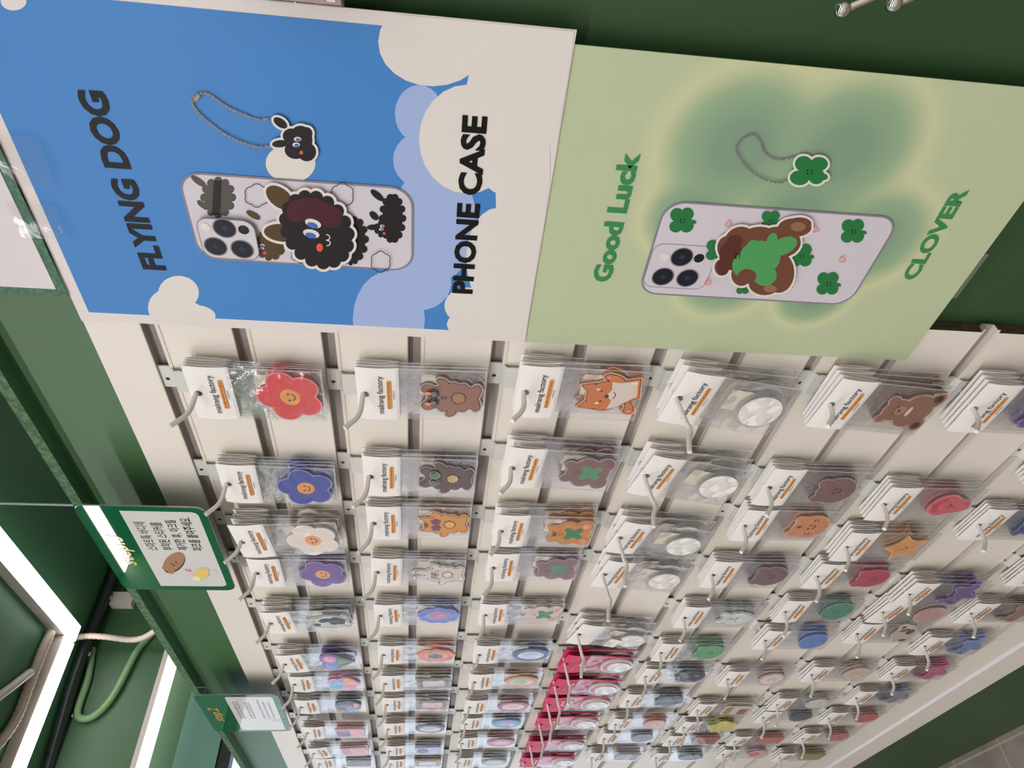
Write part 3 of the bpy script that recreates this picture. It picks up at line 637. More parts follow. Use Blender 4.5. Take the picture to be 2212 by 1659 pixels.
# ------------------------------------------------------------------ ceiling light frames
LEDM = M('led_diffuser', (255, 252, 244), .5, emit=(253, 249, 251), es=LED); LEDW = M('led_diffuser_soft', (255, 252, 244), .5, emit=(253, 249, 251), es=6.5); LED3 = M('led_diffuser_wall', (255, 252, 244), .5, emit=(253, 249, 251), es=1.8); LEDFILL = M('led_diffuser_fill', (255, 252, 244), .5, emit=(253, 249, 251), es=44.0)
HOUS = M('aluminium_housing', (206, 196, 190), .4)
def led_bar(mbh, mbd, lo, hi, zb, h=.05, drop=.004, em=None):
    drop = .004 if em is LEDM else .012
    mbh.box((lo[0], lo[1], zb + drop), (hi[0], hi[1], zb + h), HOUS)
    mbd.box((lo[0] + .004, lo[1] + .004, zb), (hi[0] - .004, hi[1] - .004, zb + drop), em or LEDM)
fl = thing('linear_ceiling_light', (-.9, -.2, .95), 'white linear lights joined in a cornered run on the green ceiling', 'ceiling light')
for lo, hi in (((-2.700, .508), (1.0, .574)), ((-2.700, -.45), (-2.625, .508)), ((-2.895, -1.055), (1.0, -.985)), ((.93, -1.0), (1.0, .508))):
    a, b = MB(), MB(); led_bar(a, b, lo, hi, .95, em=LEDW if lo[1] > .4 or hi[0] < -2 else LEDM); h = a.build('light_housing', fl); b.build('light_diffuser', h)
fill_light = thing('linear_ceiling_light', (-.9, -2.45, .95), 'added unseen linear light bar in the aisle, brightening the slatwall board', 'ceiling light')  # fill light added out of view to lift the middle and lower board
a, b = MB(), MB(); led_bar(a, b, (-2.6, -2.5), (1.3, -2.4), .95, em=LEDFILL); h = a.build('light_housing', fill_light); b.build('light_diffuser', h)
ll = thing('linear_wall_light', (-2.85, .36, .633), 'white linear light bar along the green end wall beyond the shelf', 'wall light')
a, b = MB(), MB(); led_bar(a, b, (-2.899, -.02), (-2.80, .75), .633, .03, em=LED3); h = a.build('light_housing', ll); b.build('light_diffuser', h)

# pipes, hoses and cables
BEI = M('beige_corrugated_hose', (196, 182, 166), .6); PGRN = M('pale_green_hose', (120, 158, 110), .5); PDK = M('black_green_pipe', (34, 44, 40), .4)
def smooth(pts, n=6):
    out = []; P = [Vector(p) for p in pts]
    for i in range(len(P) - 1):
        a, b, c, d = P[max(i - 1, 0)], P[i], P[i + 1], P[min(i + 2, len(P) - 1)]
        for k in range(n):
            t = k / n; out.append(.5 * ((2 * b) + (c - a) * t + (2 * a - 5 * b + 4 * c - d) * t * t + (3 * b - a - 3 * c + d) * t ** 3))
    return out + [P[-1]]
def hose(name, pts, r, mat, label, cat, corr=0):
    pts = smooth(pts, 8)
    if corr:
        q = [pts[0]]
        for a, b in zip(pts[:-1], pts[1:]):
            n = max(1, int((b - a).length / corr)); q += [a.lerp(b, (k + 1) / n) for k in range(n)]
        pts = q; rr = [r * (1 if k % 2 else .86) for k in range(len(pts))]
    else: rr = [r] * len(pts)
    m = MB(); m.tube(pts, rr, mat, 10); return tag(m.build(name), label, cat)
hose('corrugated_hose', [atz(p, .984) for p in ((110, 1364), (94, 1400), (80, 1436), (64, 1477), (42, 1537), (18, 1580), (-30, 1640))], .017, BEI, 'beige corrugated cable hose running beside the ceiling light on the ceiling', 'hose', .012)
hose('ceiling_bar', [atz(p, .985) for p in ((66, 1452), (30, 1480), (-40, 1532))], .014, HOUS, 'thin white bar crossing the ceiling behind the beige hose', 'bar')
hose('cable_sleeve', [aty(p, .56) for p in ((160, 1378), (190, 1374), (230, 1376), (280, 1382), (308, 1378), (330, 1366), (352, 1350))], .012, BEI, 'white corrugated sleeve dropping from the light corner to the green shelf', 'hose', .010)
hose('green_cable', [atx(p, -2.885) for p in ((325, 1372), (300, 1400), (278, 1440), (255, 1485), (232, 1520), (205, 1545), (183, 1553), (168, 1546), (172, 1520), (190, 1465), (200, 1400))], .013, PGRN, 'pale green cable looping down the dark end wall', 'cable')
hose('corner_pipe', [atz(p, .975) for p in ((262, 1190), (222, 1300), (165, 1450), (132, 1560), (98, 1680))], .022, PDK, 'dark pipe running along the top corner of the end wall', 'pipe')
for p in ((238, 1291), (191, 1413), (156, 1545)):
    q = atz(p, .957); m = MB(); m.ball(q, .010, CHROME, 6); tag(m.build('pipe_clip'), 'small shiny clip on the dark corner pipe, %s' % {238: 'nearest the third step sign', 191: 'behind the white sleeve', 156: 'at the green cable loop'}[p[0]], 'clip', 'clips along the corner pipe')
m = MB(); a, b = atx((243, 1297), -2.88), atx((290, 1297), -2.88); m.box((-2.899, b.y - .0 - .028, b.z), (-2.86, b.y + .028, a.z), OFFW); tag(m.build('wall_bracket'), 'short white bracket on the end wall beneath the corner pipe', 'bracket')
m = MB(); a, b = aty((-30, 1087), .30), aty((160, 1086), .30); b2 = Vector((a.x, .30, .14)); m.tube([Vector((a.x, .30, CEIL)), Vector((a.x, .30, -.6))], .0024, M('pale_wire', (176, 192, 196), .4), 8); tag(m.build('hanging_wire'), 'thin pale wire hanging straight down behind the green shelf edge', 'wire')

# ------------------------------------------------------------------ posters (flat prints, drawn in their own plane)
PY = -.0065
def q(p, y=PY): v = aty(p, y); return (v.x, v.z)
def Q(pts, y=PY): return [q(p, y) for p in pts]
def PE(cx, cy, rx, ry=None, rot=0, n=24, y=PY): return Q(E(cx, cy, rx, ry, rot, n), y)     # ellipse traced in photo pixels
def sheet(name, rgb, coat=.35, nodes=None):
    m = M(name, rgb, .4, bump=(14, .15, .006), spec=.16); return m
PAPW = sheet('laminated_white', (224, 216, 212)); PBLUE = sheet('laminated_blue', (72, 132, 198)); PCL = sheet('laminated_pale_blue', (160, 180, 222)); PCL2 = sheet('laminated_cream_white', (222, 216, 210))
PINK_ = sheet('laminated_black', (19, 20, 19)); PHG = sheet('laminated_phone_grey', (208, 202, 210)); PHE = sheet('laminated_phone_edge', (138, 130, 142)); LENS = sheet('laminated_lens', (34, 34, 40)); LENS2 = sheet('laminated_lens_centre', (40, 52, 92))
DOG = sheet('laminated_dog_black', (38, 32, 34)); DOGM = sheet('laminated_dog_maroon', (74, 34, 44)); DOGB = sheet('laminated_dog_brown', (84, 66, 40)); DOGG = sheet('laminated_dog_grey', (84, 80, 76)); EYEB = sheet('laminated_eye_blue', (66, 106, 190)); RED = sheet('laminated_red', (222, 92, 66)); BEAD = sheet('laminated_bead', (146, 132, 118))
GTX = sheet('laminated_green_ink', (62, 138, 84)); CLV = sheet('laminated_clover', (44, 120, 66)); CLV2 = sheet('laminated_leaf', (82, 156, 92)); BRN = sheet('laminated_brown', (112, 72, 56)); BRN2 = sheet('laminated_dark_brown', (88, 52, 44)); BRN3 = sheet('laminated_tan', (150, 108, 82)); SALM = sheet('laminated_salmon', (232, 120, 100)); BEAD2 = sheet('laminated_mauve_bead', (128, 116, 126))
class Art:
    def __init__(s, y0=PY): s.y = y0 - .0003; s.mb = MB()
    def add(s, poly, mat): s.mb.flat(poly, s.y, mat); s.y -= .00004
    def many(s, polys, mat):
        for p in polys: s.mb.flat(p, s.y, mat); s.y -= .000012
        s.y -= .00003
def px_text(art, body, p0, p1, top, base, mat, bold, shear=0., y=PY):
    a, b = q(p0, y), q(p1, y); cap = q(top, y)[1] - q(base, y)[1]
    put_text(art.mb, body, a[0], b[0], a[1], a[1] + cap, art.y, mat, bold, shear, b[1] - a[1]); art.y -= .00004
bx0, bx1, bz0, bz1 = -.568, -.2145, -.4385, .0575
bp = thing('sky_poster', ((bx0 + bx1) / 2, PY, bz0), 'laminated blue sky poster lettered FLYING DOG and PHONE CASE', 'poster')
m = MB(); m.box((bx0, PY, bz0), (bx1, PY + .0012, bz1), PAPW); m.build('poster_sheet', bp)
a = Art(); a.add([(bx0 + .0135, bz0 + .010), (bx1 - .011, bz0 + .010), (bx1 - .011, bz1 - .012), (bx0 + .0135, bz1 - .012)], PBLUE)
inner = lambda P_: [(min(max(x, bx0 + .001), bx1 - .001), min(max(z, bz0 + .001), bz1)) for x, z in P_]
clip = lambda P_: [(min(max(x, bx0 + .0135), bx1 - .011), min(max(z, bz0 + .010), bz1 - .012)) for x, z in P_]
a.many([clip(P_) for P_ in (PE(840, 690, 78, 105), PE(915, 345, 66, 62), PE(905, 245, 52, 62), PE(940, 480, 90, 130), PE(905, 610, 70, 60))], PCL)
a.many([inner(P_) for P_ in (PE(935, 90, 118, 96), PE(1010, 300, 105, 118), PE(1090, 250, 90, 170), PE(1075, 560, 68, 112), PE(1010, 660, 50, 40), PE(1130, 400, 60, 250), PE(1060, 700, 95, 40), PE(386, 632, 44, 37), PE(361, 664, 41, 40), PE(420, 682, 46, 24), PE(390, 672, 50, 24), PE(30, 2, 28, 20), PE(1180, 150, 70, 170), PE(1095, 85, 70, 50), PE(1118, 645, 60, 70))], PCL2)
a.add(PE(628, 352, 54, 42), PCL2)
a.mb.build('sky_and_cloud_print', bp)
a = Art(PY - .0008)
px_text(a, 'FLYING DOG', (361, 583), (227, 197), (226, 351), (284, 351), PINK_, .04)
a.mb.build('black_lettering', bp); a = Art(PY - .0008)
px_text(a, 'PHONE CASE', (1021, 634), (1054, 251), (998, 251), (1054, 251), PINK_, .04)
a.mb.build('black_lettering', bp)
# phone drawing: straight rectangle in the poster plane
def phone(c, edge, body, rad, y0):
    P_ = Q(c); xs = [p[0] for p in P_]; zs = [p[1] for p in P_]; x0, x1 = min(xs), max(xs); z0, z1 = min(zs), max(zs)
    A = Art(y0); A.add(RR(x0, z0, x1, z1, rad, 8), edge); A.add(RR(x0 + .0022, z0 + .0022, x1 - .0022, z1 - .0022, rad - .002, 8), body)
    return A
a = phone([(437, 372), (893, 405), (893, 585), (430, 553)], PHE, PHG, .022, PY - .0008)
def cluster(c, r, n, rr, y=PY): return [PE(c[0] + r[0] * math.cos(2 * PI * i / n), c[1] + r[1] * math.sin(2 * PI * i / n), rr, n=14) for i in range(n)] + [PE(c[0], c[1], r[0], r[1])]
# small dogs
a.many(cluster((472, 425), (30, 36), 12, 9) + [PE(430, 390, 20, 7, 35), PE(437, 440, 13, 6, 40)], DOGG); a.add(Q([(463, 388), (480, 388), (476, 462), (458, 462)]), DOG)
a.many(cluster((848, 470), (22, 46), 14, 8) + cluster((832, 492), (18, 15), 9, 6) + [PE(815, 420, 18, 7, 40), PE(808, 464, 12, 7, 45), PE(806, 489, 13, 6)], DOG)
a.many([PE(826, 486, 5, 3), PE(824, 493, 5, 3)], PCL2); a.many([PE(827, 486, 3, 2), PE(825, 493, 3, 2)], EYEB); a.add(PE(830, 502, 3, 3), RED)
a.many(cluster((765, 515), (24, 42), 12, 8) + cluster((758, 556), (14, 10), 8, 5), DOG); a.add(PE(747, 555, 4, 4), RED)
a.many(cluster((585, 525), (26, 28), 11, 8) + [PE(548, 462, 17, 6, 30)], DOGB); a.many([PE(567, 527, 6, 3), PE(566, 534, 6, 3)], PCL2); a.many([PE(567, 528, 4, 2), PE(566, 535, 4, 2)], EYEB); a.add(PE(573, 543, 4, 3), RED)
# scribbled clouds
for cx, cy, rx, ry in ((556, 419, 24, 22), (740, 418, 22, 24), (652, 545, 20, 16), (823, 560, 19, 20)):
    L = [(cx + rx * (1 + .16 * abs(math.sin(3 * t))) * math.cos(t), cy + ry * (1 + .16 * abs(math.sin(3 * t))) * math.sin(t)) for t in (2 * PI * i / 36 for i in range(37))]
    a.many([Q(s_) for s_ in STROKE(L, 1.7)], DOG)
# big dog with white outline
body = [(672, 450, 48, 30), (655, 470, 40, 34), (690, 480, 56, 52), (700, 530, 44, 32), (725, 500, 34, 46), (712, 545, 34, 22), (668, 512, 36, 26)]
ears = [(606, 421, 34, 20, 38), (612, 497, 40, 19, 6)]
a.many([PE(x, y, rx + 7, ry + 7) for x, y, rx, ry in body] + [PE(x, y, rx + 6, ry + 6, r_) for x, y, rx, ry, r_ in ears], PCL2)
bumps = [PE(686 + 66 * math.cos(t) + 8 * math.sin(t), 490 + 70 * math.sin(t) + 10 * math.cos(t), 15, 15) for t in (2 * PI * i / 17 for i in range(17))]
a.many([PE(686 + 66 * math.cos(t) + 8 * math.sin(t), 490 + 70 * math.sin(t) + 10 * math.cos(t), 21, 21) for t in (2 * PI * i / 17 for i in range(17))], PCL2)
a.many([PE(*e) for e in ears], DOGB); a.many(bumps + [PE(*b_) for b_ in body], DOG); a.many([PE(668, 446, 46, 26), PE(716, 462, 26, 24), PE(640, 456, 18, 18)], DOGM)
a.many([PE(678, 476, 18, 9, 18), PE(674, 498, 18, 9, 14)], PCL2); a.many([PE(677, 480, 12, 6, 18), PE(673, 502, 12, 6, 14)], EYEB); a.add(PE(692, 528, 7, 9), RED)
for cx, cy in ((706, 506), (707, 518)): a.many([Q(s_) for s_ in STROKE([(cx + 8 * math.cos(t), cy + 6 * math.sin(t)) for t in (-1.6 + 3.2 * i / 8 for i in range(9))], 2.2)], PCL2)
# camera island
def island(a, quad, lens, small, flash, r=.012):
    P_ = Q(quad); xs = [p[0] for p in P_]; zs = [p[1] for p in P_]
    a.add(RR(min(xs), min(zs), max(xs), max(zs), r), PHE); a.add(RR(min(xs) + .001, min(zs) + .001, max(xs) - .001, max(zs) - .001, r - .001), PHG)
    rad = abs(q((lens[0][0], lens[0][1]))[0] - q((lens[0][0], lens[0][1] - lens[0][2]))[0])
    for l in lens:
        c = q(l[:2]); a.add(E(c[0], c[1], rad * 1.12), PHE); a.add(E(c[0], c[1], rad), LENS); a.add(E(c[0], c[1], rad * .28), LENS2)
    c = q(small); a.add(E(c[0], c[1], rad * .5), LENS); c = q(flash); a.add(E(c[0], c[1], rad * .45), PCL2)
island(a, [(433, 466), (550, 470), (552, 549), (445, 549)], [(488, 486, 19), (469, 525, 19), (526, 531, 19)], (529, 489), (447, 483))
a.mb.build('phone_case_print', bp)
a = Art(PY - .0008)
chain = [(592, 252), (560, 256), (525, 244), (498, 232), (476, 218), (455, 203), (436, 199), (420, 206), (417, 222), (432, 244), (455, 264), (480, 283), (505, 297), (530, 307), (560, 315), (590, 313)]
def beads(a, pts, r, mat, n):
    P_ = [Vector((*p, 0)) for p in pts]; pp = smooth(P_, 6); d = 0; L = [pp[0]]
    a.many([Q(s_) for s_ in STROKE([(p.x, p.y) for p in pp], r * .55)], mat)
    tot = sum((y - x).length for x, y in zip(pp[:-1], pp[1:])); step = tot / n; acc = 0; out = []
    for x, y in zip(pp[:-1], pp[1:]):
        acc += (y - x).length
        if acc >= step: acc -= step; out.append(PE(y.x, y.y, r, n=10))
    a.many(out, mat)
beads(a, chain, 3.2, BEAD, 46)
hd = [(650, 300, 26, 32), (640, 320, 24, 20), (664, 325, 20, 20), (630, 290, 18, 16), (662, 285, 14, 14)]; er = [(607, 262, 17, 9, 35), (606, 307, 17, 8, -5)]
a.many([PE(x, y, rx + 5, ry + 5) for x, y, rx, ry in hd] + [PE(x, y, rx + 5, ry + 5, r_) for x, y, rx, ry, r_ in er], PCL2)
a.many([PE(*e) for e in hd] + [PE(*e) for e in er], DOG)
a.many([PE(644, 297, 8, 5), PE(641, 309, 8, 5)], PCL2); a.many([PE(645, 298, 5, 3.4), PE(642, 310, 5, 3.4)], EYEB); a.add(PE(652, 326, 4, 4.5), RED)
a.many([PE(427, 208, 9, 4, -50)], sheet('laminated_clasp', (166, 150, 128))); a.mb.build('keyring_print', bp)

# green clover poster, tucked under the sky poster
gx0, gx1, gz0, gz1 = -.5695, -.2265, -.924, -.4365
gp = thing('clover_poster', ((gx0 + gx1) / 2, PY + .0015, gz0), 'laminated pale green poster lettered Good Luck and CLOVER', 'poster')
GP = sheet('laminated_clover_gradient', (166, 186, 136))
def clover_nodes(m):
    nt = m.node_tree; N = nt.nodes.new; L = nt.links.new; b = nt.nodes['Principled BSDF']; tc = N('ShaderNodeTexCoord'); prev = None
    o = Vector(((gx0 + gx1) / 2, PY + .0015, gz0))
    for px_, r in (((1600, 320), .10), ((1820, 330), .10), ((1880, 520), .085), ((1570, 600), .075), ((1720, 470), .09), ((1500, 470), .07), ((1760, 640), .06)):
        c = aty(px_, PY) - o
        d = N('ShaderNodeVectorMath'); d.operation = 'DISTANCE'; L(tc.outputs['Object'], d.inputs[0]); d.inputs[1].default_value = (c.x * S, c.y * S, c.z * S)
        s_ = N('ShaderNodeMath'); s_.operation = 'DIVIDE'; L(d.outputs['Value'], s_.inputs[0]); s_.inputs[1].default_value = r * S
        if prev:
            k = N('ShaderNodeMath'); k.operation = 'SMOOTH_MIN'; L(prev, k.inputs[0]); L(s_.outputs[0], k.inputs[1]); k.inputs[2].default_value = .3; prev = k.outputs[0]
        else: prev = s_.outputs[0]
    r = N('ShaderNodeValToRGB'); e = r.color_ramp.elements; e[0].position = .25; e[0].color = (*lin((132, 160, 134)), 1); e[1].position = 1.05 if 0 else 1.0; e[1].color = (*lin((187, 197, 162)), 1)
    for p, c in ((.55, (150, 176, 142)), (.8, (202, 206, 164))): x = e.new(p); x.color = (*lin(c), 1)
    L(prev, r.inputs[0]); L(r.outputs[0], b.inputs['Base Color'])
clover_nodes(GP)
m = MB(); m.box((gx0, PY + .0015, gz0), (gx1, PY + .0027, gz1), GP); m.build('poster_sheet', gp)
a = Art(PY + .0010)
px_text(a, 'Good Luck', (1319, 611), (1385, 332), (1308, 458), (1353, 458), GTX, .04)
a.mb.build('green_lettering', gp); a = Art(PY + .0010)
px_text(a, 'CLOVER', (1979, 606), (2096, 411), (2035, 439), (2072, 439), GTX, .04)
a.mb.build('green_lettering', gp)
a = phone([(1437, 437), (1897, 466), (1840, 651), (1400, 636)], PHE, PHG, .022, PY + .0008)
island(a, [(1412, 532), (1530, 532), (1522, 624), (1400, 620)], [(1473, 556, 19), (1432, 598, 19), (1485, 601, 19)], (1510, 558), (1435, 555))
def clov(a, cx, cy, s, mat=CLV):
    a.many([PE(cx - 10 * s, cy - 12 * s, 14 * s), PE(cx + 11 * s, cy - 14 * s, 13 * s), PE(cx - 13 * s, cy + 12 * s, 13 * s, 12 * s), PE(cx + 9 * s, cy + 9 * s, 15 * s), PE(cx, cy, 12 * s), PE(cx + 24 * s, cy + 2 * s, 6 * s, 3.5 * s, 20)], mat)
    a.many([PE(cx - 2 * s, cy - 2.5 * s, 1.8 * s, n=8), PE(cx - 2 * s, cy + 3 * s, 1.8 * s, n=8)] + [Q(s_) for s_ in STROKE([(cx + 2 * s + 4 * s * math.cos(t), cy + 5 * s * math.sin(t)) for t in (-1.2 + 2.4 * i / 6 for i in range(7))], 1.5 * s)], DOG)
for cx, cy, s_ in ((1473, 477, 1.05), (1842, 500, 1.0), (1788, 613, .95), (1730, 552, .95), (1664, 476, .8), (1546, 540, .85), (1604, 620, .55)): clov(a, cx, cy, s_)
for cx, cy in ((1573, 481), (1760, 493), (1818, 558), (1703, 615), (1528, 606)):
    a.many([Q(s_) for s_ in STROKE([(cx + 6 * math.cos(t) * (1 + .4 * math.sin(3 * t)), cy + 6 * math.sin(t)) for t in (2 * PI * i / 14 for i in range(15))], 1.8)], SALM)
bear = [(1570, 532, 22, 26), (1600, 530, 40, 44), (1640, 540, 56, 54), (1680, 520, 48, 34), (1715, 488, 36, 20), (1725, 480, 26, 14), (1680, 585, 34, 44), (1650, 610, 34, 24), (1585, 514, 20, 14), (1558, 574, 16, 18), (1600, 590, 22, 24)]
a.many([PE(x, y, rx + 5, ry + 5) for x, y, rx, ry in bear], PCL2); a.many([PE(*b_) for b_ in bear], BRN)
a.many([PE(1578, 548, 26, 32), PE(1586, 516, 17, 12), PE(1560, 574, 14, 16)], BRN2); a.many([PE(1722, 486, 16, 10), PE(1662, 620, 14, 8)], BRN3)
a.many([PE(1640, 552, 44, 36), PE(1690, 528, 32, 18, -25), PE(1604, 570, 24, 26), PE(1650, 590, 26, 24), PE(1665, 520, 12, 22, 15), PE(1626, 528, 14, 14)], CLV2); a.add(PE(1612, 593, 20, 16), BRN)
a.many([PE(1588, 544, 2.6), PE(1587, 552, 2.6)] + [Q(s_) for s_ in STROKE([(1593 + 3 * math.cos(t), 549 + 5 * math.sin(t)) for t in (-1.3 + 2.6 * i / 6 for i in range(7))], 1.6)], DOG)
a.mb.build('phone_case_print', gp)
a = Art(PY + .0006)
beads(a, [(1480 + x / 2.963, z / 2.963) for x, z in ((715, 1030), (700, 1000), (660, 1010), (600, 1018), (540, 1000), (500, 960), (480, 900), (440, 860), (390, 870), (345, 905), (325, 955), (345, 1000), (380, 1050), (430, 1100), (480, 1130), (540, 1155), (610, 1162), (660, 1140), (690, 1080), (715, 1030))], 2.8, BEAD2, 44)
P_ = [(1735, 352, 19, 17), (1768, 352, 19, 15), (1726, 382, 21, 16), (1762, 378, 18, 18), (1748, 366, 18, 18), (1778, 380, 9, 7)]
a.many([PE(x, y, rx + 5, ry + 5) for x, y, rx, ry in P_], PCL2); a.many([PE(x, y, rx, ry) for x, y, rx, ry in P_], CLV)
a.many([PE(1743, 366, 2), PE(1743, 373, 2)] + [Q(s_) for s_ in STROKE([(1748 + 5 * math.cos(t), 369 + 6 * math.sin(t)) for t in (-1.2 + 2.4 * i / 6 for i in range(7))], 1.8)], DOG)
a.mb.build('keyring_print', gp)

# paper sign above the sky poster, and the clear tape
pg = thing('paper_sign', (-.42, -.0095, .057), 'white paper sign with wide green border above the sky poster', 'sign')
m = MB(); m.box((-.531, -.0095, .0575), (-.19, -.0085, .1535), M('printed_green_border', (38, 88, 62), .5, noise=(220, (62, 118, 88), .45, .65))); m.build('border_sheet', pg)
m = MB(); m.box((-.521, -.0100, .0665), (-.19, -.0095, .1535), M('white_sign_paper', (216, 208, 210), .5, bump=(90, .05, .002))); m.build('white_sheet', pg)
for (x0, z0, x1, z1), lb in (((-.395, .020, -.345, .064), 'strip of glossy clear tape on the sky poster top border, nearer the frame edge'), ((-.455, .030, -.415, .075), 'strip of clear tape joining the sky poster to the green bordered sign')):
    m = MB(); n = 8; v = [(x0 + (x1 - x0) * i / n, -.0108 - .0025 * math.sin(PI * i / n) * (1 - j), z0 + (z1 - z0) * j) for j in (0, 1) for i in range(n + 1)]
    m.mesh(v, [(i, i + 1, n + 2 + i, n + 1 + i) for i in range(n)], TAPE, True); o = m.build('clear_tape'); tag(o, lb, 'tape')
c = aty((2060, 600), GW - .001); m = MB(); m.box((c.x - .03, GW - .0012, c.z - .022), (c.x + .035, GW - .0004, c.z + .02), TAPE); tag(m.build('clear_tape'), 'piece of clear tape on the green wall below the clover poster', 'tape')

# ------------------------------------------------------------------ step signs hung from the green shelf
SIGNG = M('green_acrylic', (20, 92, 56), .015, spec=.7); SIGNW = M('white_sign_print', (214, 212, 208), .02, spec=.5); SIGNE = film('acrylic_edge', .35, .15, .05, tint=(210, 235, 220))
GOLD = M('golden_print', (212, 164, 58), .2, coat=.4); BLKP = M('black_print', (24, 26, 30), .25, coat=.4)
SY = -.047
def step_sign(x0, x1, z0, z1, label, tilt):
    t = thing('acrylic_step_sign', ((x0 + x1) / 2, SY, z0), label, 'sign', rot=(0, tilt, 0))
    m = MB(); m.prism(RR(x0, z0, x1, z1, .016), SY, SY + .0026, SIGNG, side=SIGNE); m.build('acrylic_panel', t)
    for hx in (x0 + .05, x1 - .07):
        m = MB(); m.box((hx - .002, SY + .0026, z1 - .012), (hx + .002, SY + .0036, z1 - .004), FILM); m.box((hx - .002, SY + .0026, z1 - .005), (hx + .002, -.005, z1 - .004), FILM); m.box((hx - .002, -.0060, z1 - .005), (hx + .002, -.005, .186), FILM); m.build('clear_hanger', t)
    return t
st = step_sign(-1.1325, -.8815, -.0185, .158, 'green acrylic step.3 sign with Korean lines and bear picture, hung from shelf', 0.)
qs = lambda p: q(p, SY)
m = MB(); W3 = [(261.5, 1103), (389, 1107), (491, 1265), (349, 1265)]; c3 = [qs(p) for p in W3]
wx0, wx1 = min(c3[2][0], c3[3][0]), max(c3[0][0], c3[1][0]); wz0, wz1 = min(c3[1][1], c3[2][1]), .098
m.prism([(wx0, wz1), (wx0, wz0 + .01)] + [(wx0 + .01 - .01 * math.cos(t), wz0 + .01 - .01 * math.sin(t)) for t in (PI / 2 * i / 5 for i in range(6))] + [(wx1 - .01 + .01 * math.sin(t), wz0 + .01 - .01 * math.cos(t)) for t in (PI / 2 * i / 5 for i in range(6))] + [(wx1, wz1)], SY - .0004, SY, SIGNW); m.build('white_panel', st)
m = MB()
for body_, p0, p1, hh in (('스마트톡 바디에', (344, 1188), (314.5, 1127), .0165), ('부착된 스티커를', (377, 1188), (351, 1128), .0165), ('제거한 후, 아크릴', (409.5, 1188), (382.5, 1123), .0165), ('파츠를 붙여주세요.', (441, 1189), (416, 1117), .0165)):
    a0, b0 = qs(p0), qs(p1); put_text(m, body_, a0[0], b0[0], a0[1], a0[1] + hh, SY - .0006, BLKP, .012)
m.build('korean_lettering', st)
m = MB(); a0, b0 = qs((300, 1221)), qs((272, 1156)); put_text(m, 'step.3', a0[0], b0[0], a0[1] - .006, a0[1] + .026, SY - .0004, GOLD, .012, .25); m.build('golden_lettering', st)
m = MB(); tq = lambda pts: [qs(p) for p in pts]
m.flat(tq(E(377, 1216, 27, 17, -38)), SY - .0006, BLKP); m.flat(tq(E(376, 1213, 27, 17, -38)), SY - .0007, M('brown_print', (170, 120, 92), .25, coat=.4))
for p in ((357, 1225), (371, 1234)): m.flat(tq(E(*p, 7, 5)), SY - .00075, MATS['brown_print'])
for p in ((371, 1217), (376, 1220)): m.flat(tq(E(*p, 1.6)), SY - .0008, BLKP)
for s_ in STROKE([(377 + 5 * math.cos(t), 1216 + 4 * math.sin(t)) for t in (-1.6 + 2. * i / 6 for i in range(7))], 1.2): m.flat(tq(s_), SY - .0008, BLKP)
m.build('bear_picture', st)
m = MB(); m.flat(tq([(400, 1228), (409, 1230), (409, 1227), (416, 1233), (408, 1236), (408, 1233.5), (399, 1232)]), SY - .0006, M('pink_print', (232, 110, 160), .3)); m.build('pink_arrow', st)
m = MB(); GRY = M('grey_print', (186, 190, 188), .3)
m.flat(tq(E(452, 1243, 20, 12, -25)), SY - .0006, GRY); m.flat(tq(E(452, 1243, 18.6, 10.8, -25)), SY - .00065, SIGNW); m.flat(tq(E(444, 1241, 11, 7, -30)), SY - .0007, M('slate_print', (150, 160, 160), .3))
m.flat(tq(E(434, 1240, 21, 13, -30)), SY - .00075, GRY); m.flat(tq(E(434, 1240, 19, 11.5, -30)), SY - .0008, M('yellow_print', (234, 200, 110), .3)); m.flat(tq(E(424, 1249, 9, 5, 10)), SY - .00085, M('pale_print', (232, 230, 200), .3))
m.build('grip_picture', st)
s2 = step_sign(-1.878, -1.627, -.0195, .159, 'green acrylic step.2 sign with small grey writing, further along the shelf', 0.)
m = MB(); c2 = [qs(p) for p in ((480, 1506), (588, 1505), (614, 1573), (519, 1577))]; wx0, wx1 = min(p[0] for p in c2), max(p[0] for p in c2); wz0, wz1 = min(p[1] for p in c2), .095
m.prism(RR(wx0, wz0, wx1, wz1, .006), SY - .0004, SY, SIGNW); m.build('white_panel', s2)
m = MB(); a0, b0 = qs((489, 1557)), qs((466, 1529)); put_text(m, 'step.2', a0[0], b0[0], a0[1] - .004, a0[1] + .026, SY - .0004, GOLD, .012, .25); m.build('golden_lettering', s2)
m = MB(); GP_ = M('grey_writing_print', (96, 98, 104), .3); rnd = random.Random(3)
for z, hgt, x0_, x1_ in ((.074, .011, wx0 + .085, wx1 - .03), (.050, .011, wx0 + .085, wx1 - .035), (.028, .004, wx0 + .085, wx1 - .02), (.017, .004, wx0 + .085, wx1 - .03), (.006, .004, wx0 + .085, wx1 - .035)):
    x = x0_
    while x < x1_ - hgt * .5:
        for s_ in ([(x, z), (x + hgt * .7, z)], [(x + hgt * .5, z), (x + hgt * .5, z + hgt)], [(x, z + hgt * .7), (x + hgt * .6, z + hgt * .8)]): m.mesh([(p[0], SY - .0006, p[1]) for p in STROKE(s_, hgt * .16)[0]], [(0, 1, 2, 3)], GP_)
        x += hgt * rnd.uniform(.95, 1.25)
m.build('grey_writing', s2)
m = MB()
for r_ in (.010, .016, .022):
    m.flat(ARC(wx0 + .055, .004, r_, -60, 60, .001), SY - .0006, GRY)
m.build('grip_picture', s2)

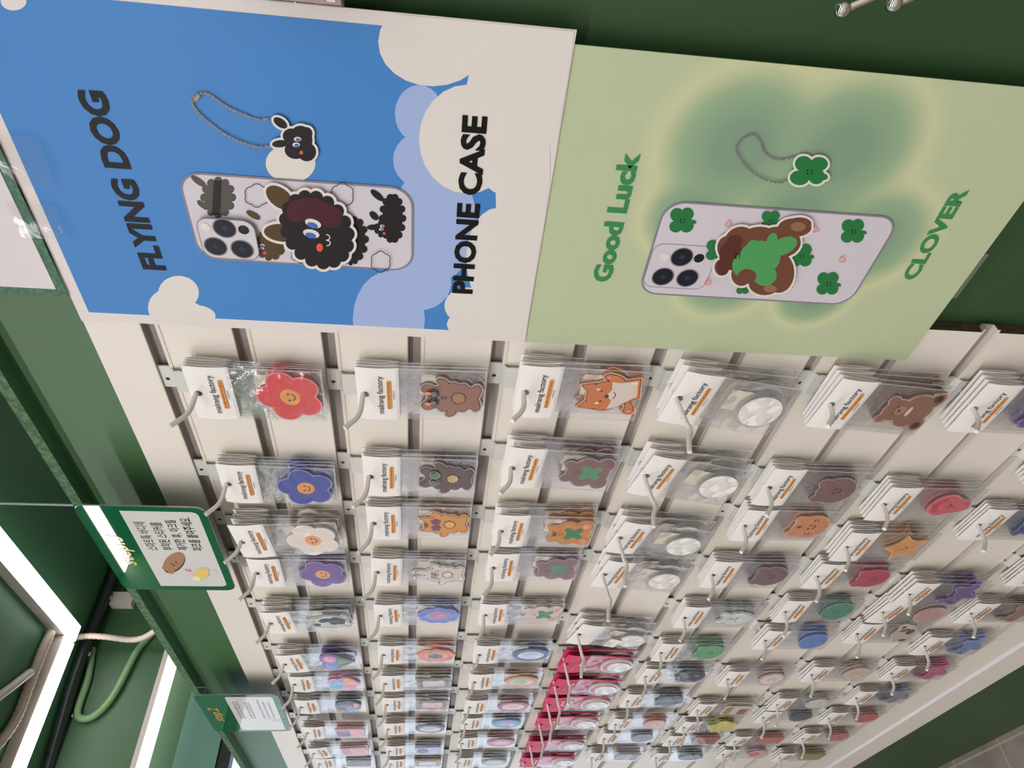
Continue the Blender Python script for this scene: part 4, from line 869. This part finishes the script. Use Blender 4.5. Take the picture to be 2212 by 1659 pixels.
# ------------------------------------------------------------------ far right: steel hooks and packets on the green wall
for p, lb in (((1820, 18), 'chrome ball ended hook on the dark green wall, higher of the two'), ((1931, 6), 'chrome ball ended hook on the dark green wall, lower of the two')):
    b = aty(p, -.03); t = thing('ball_hook', (b.x + .075, GW, b.z - .06), lb, 'hook')
    m = MB(); m.tube(smooth([(b.x + .075, GW, b.z - .06), (b.x + .072, -.012, b.z - .06), (b.x + .05, -.034, b.z - .052), (b.x + .024, -.034, b.z - .035), (b.x + .001, -.030, b.z - .004)], 6), .0036, CHROME, 10); m.build('rod', t)
    m = MB(); m.ball(b, .0066, CHROME, 8); m.build('ball_tip', t)
b = aty((2160, 14), -.03); m = MB(); m.tube([(b.x + .012, b.y, b.z + .0), (b.x + .03, b.y + .018, b.z - .03), (b.x + .04, GW, b.z - .06)], [.003, .010, .016], M('black_rubber', (24, 22, 24), .5), 12); m.ball((b.x + .012, b.y, b.z), .0042, MATS['black_rubber'], 6); tag(m.build('rubber_peg'), 'black tapered peg at the corner of the dark green wall', 'peg')
for k in range(3):
    b = aty((585 + 38 * k, 4), -.05); t = thing('film_packet', (b.x + .05, -.05 + .016 * k, b.z), '%s clear film packet standing beside the sky poster top edge' % ['highest pinkish', 'middle greyish', 'lowest reddish'][k], 'packet', 'film packets beside the sky poster')
    m = MB(); x0 = b.x + .002; m.box((x0, -.05 + .016 * k, b.z - .05), (x0 + .09, -.046 + .016 * k, b.z + .05), [col((168, 140, 140)), col((150, 146, 142)), col((140, 96, 96))][k]); m.build('contents', t)
    for j in range(4):
        m = MB(); yy = -.049 + .016 * k; m.box((x0 + .002, yy + .0046 * 0 - .0016 * 0, b.z - .046 + .024 * j), (x0 + .088, yy + .0036, b.z - .040 + .024 * j), CARD)
        m.v = [(vx, vy - .0014, vz) for vx, vy, vz in m.v]; m.build('paper_band', t)
    m = MB(); m.box((x0 - .001, -.0515 + .016 * k, b.z - .052), (x0 + .092, -.0445 + .016 * k, b.z + .052), FILM); m.build('film', t)

# ------------------------------------------------------------------ to real metres
for me in bpy.data.meshes: me.transform(Matrix.Scale(S, 4)); me.update()
for o in bpy.data.objects:
    if o.type != 'CAMERA': o.location = o.location * S
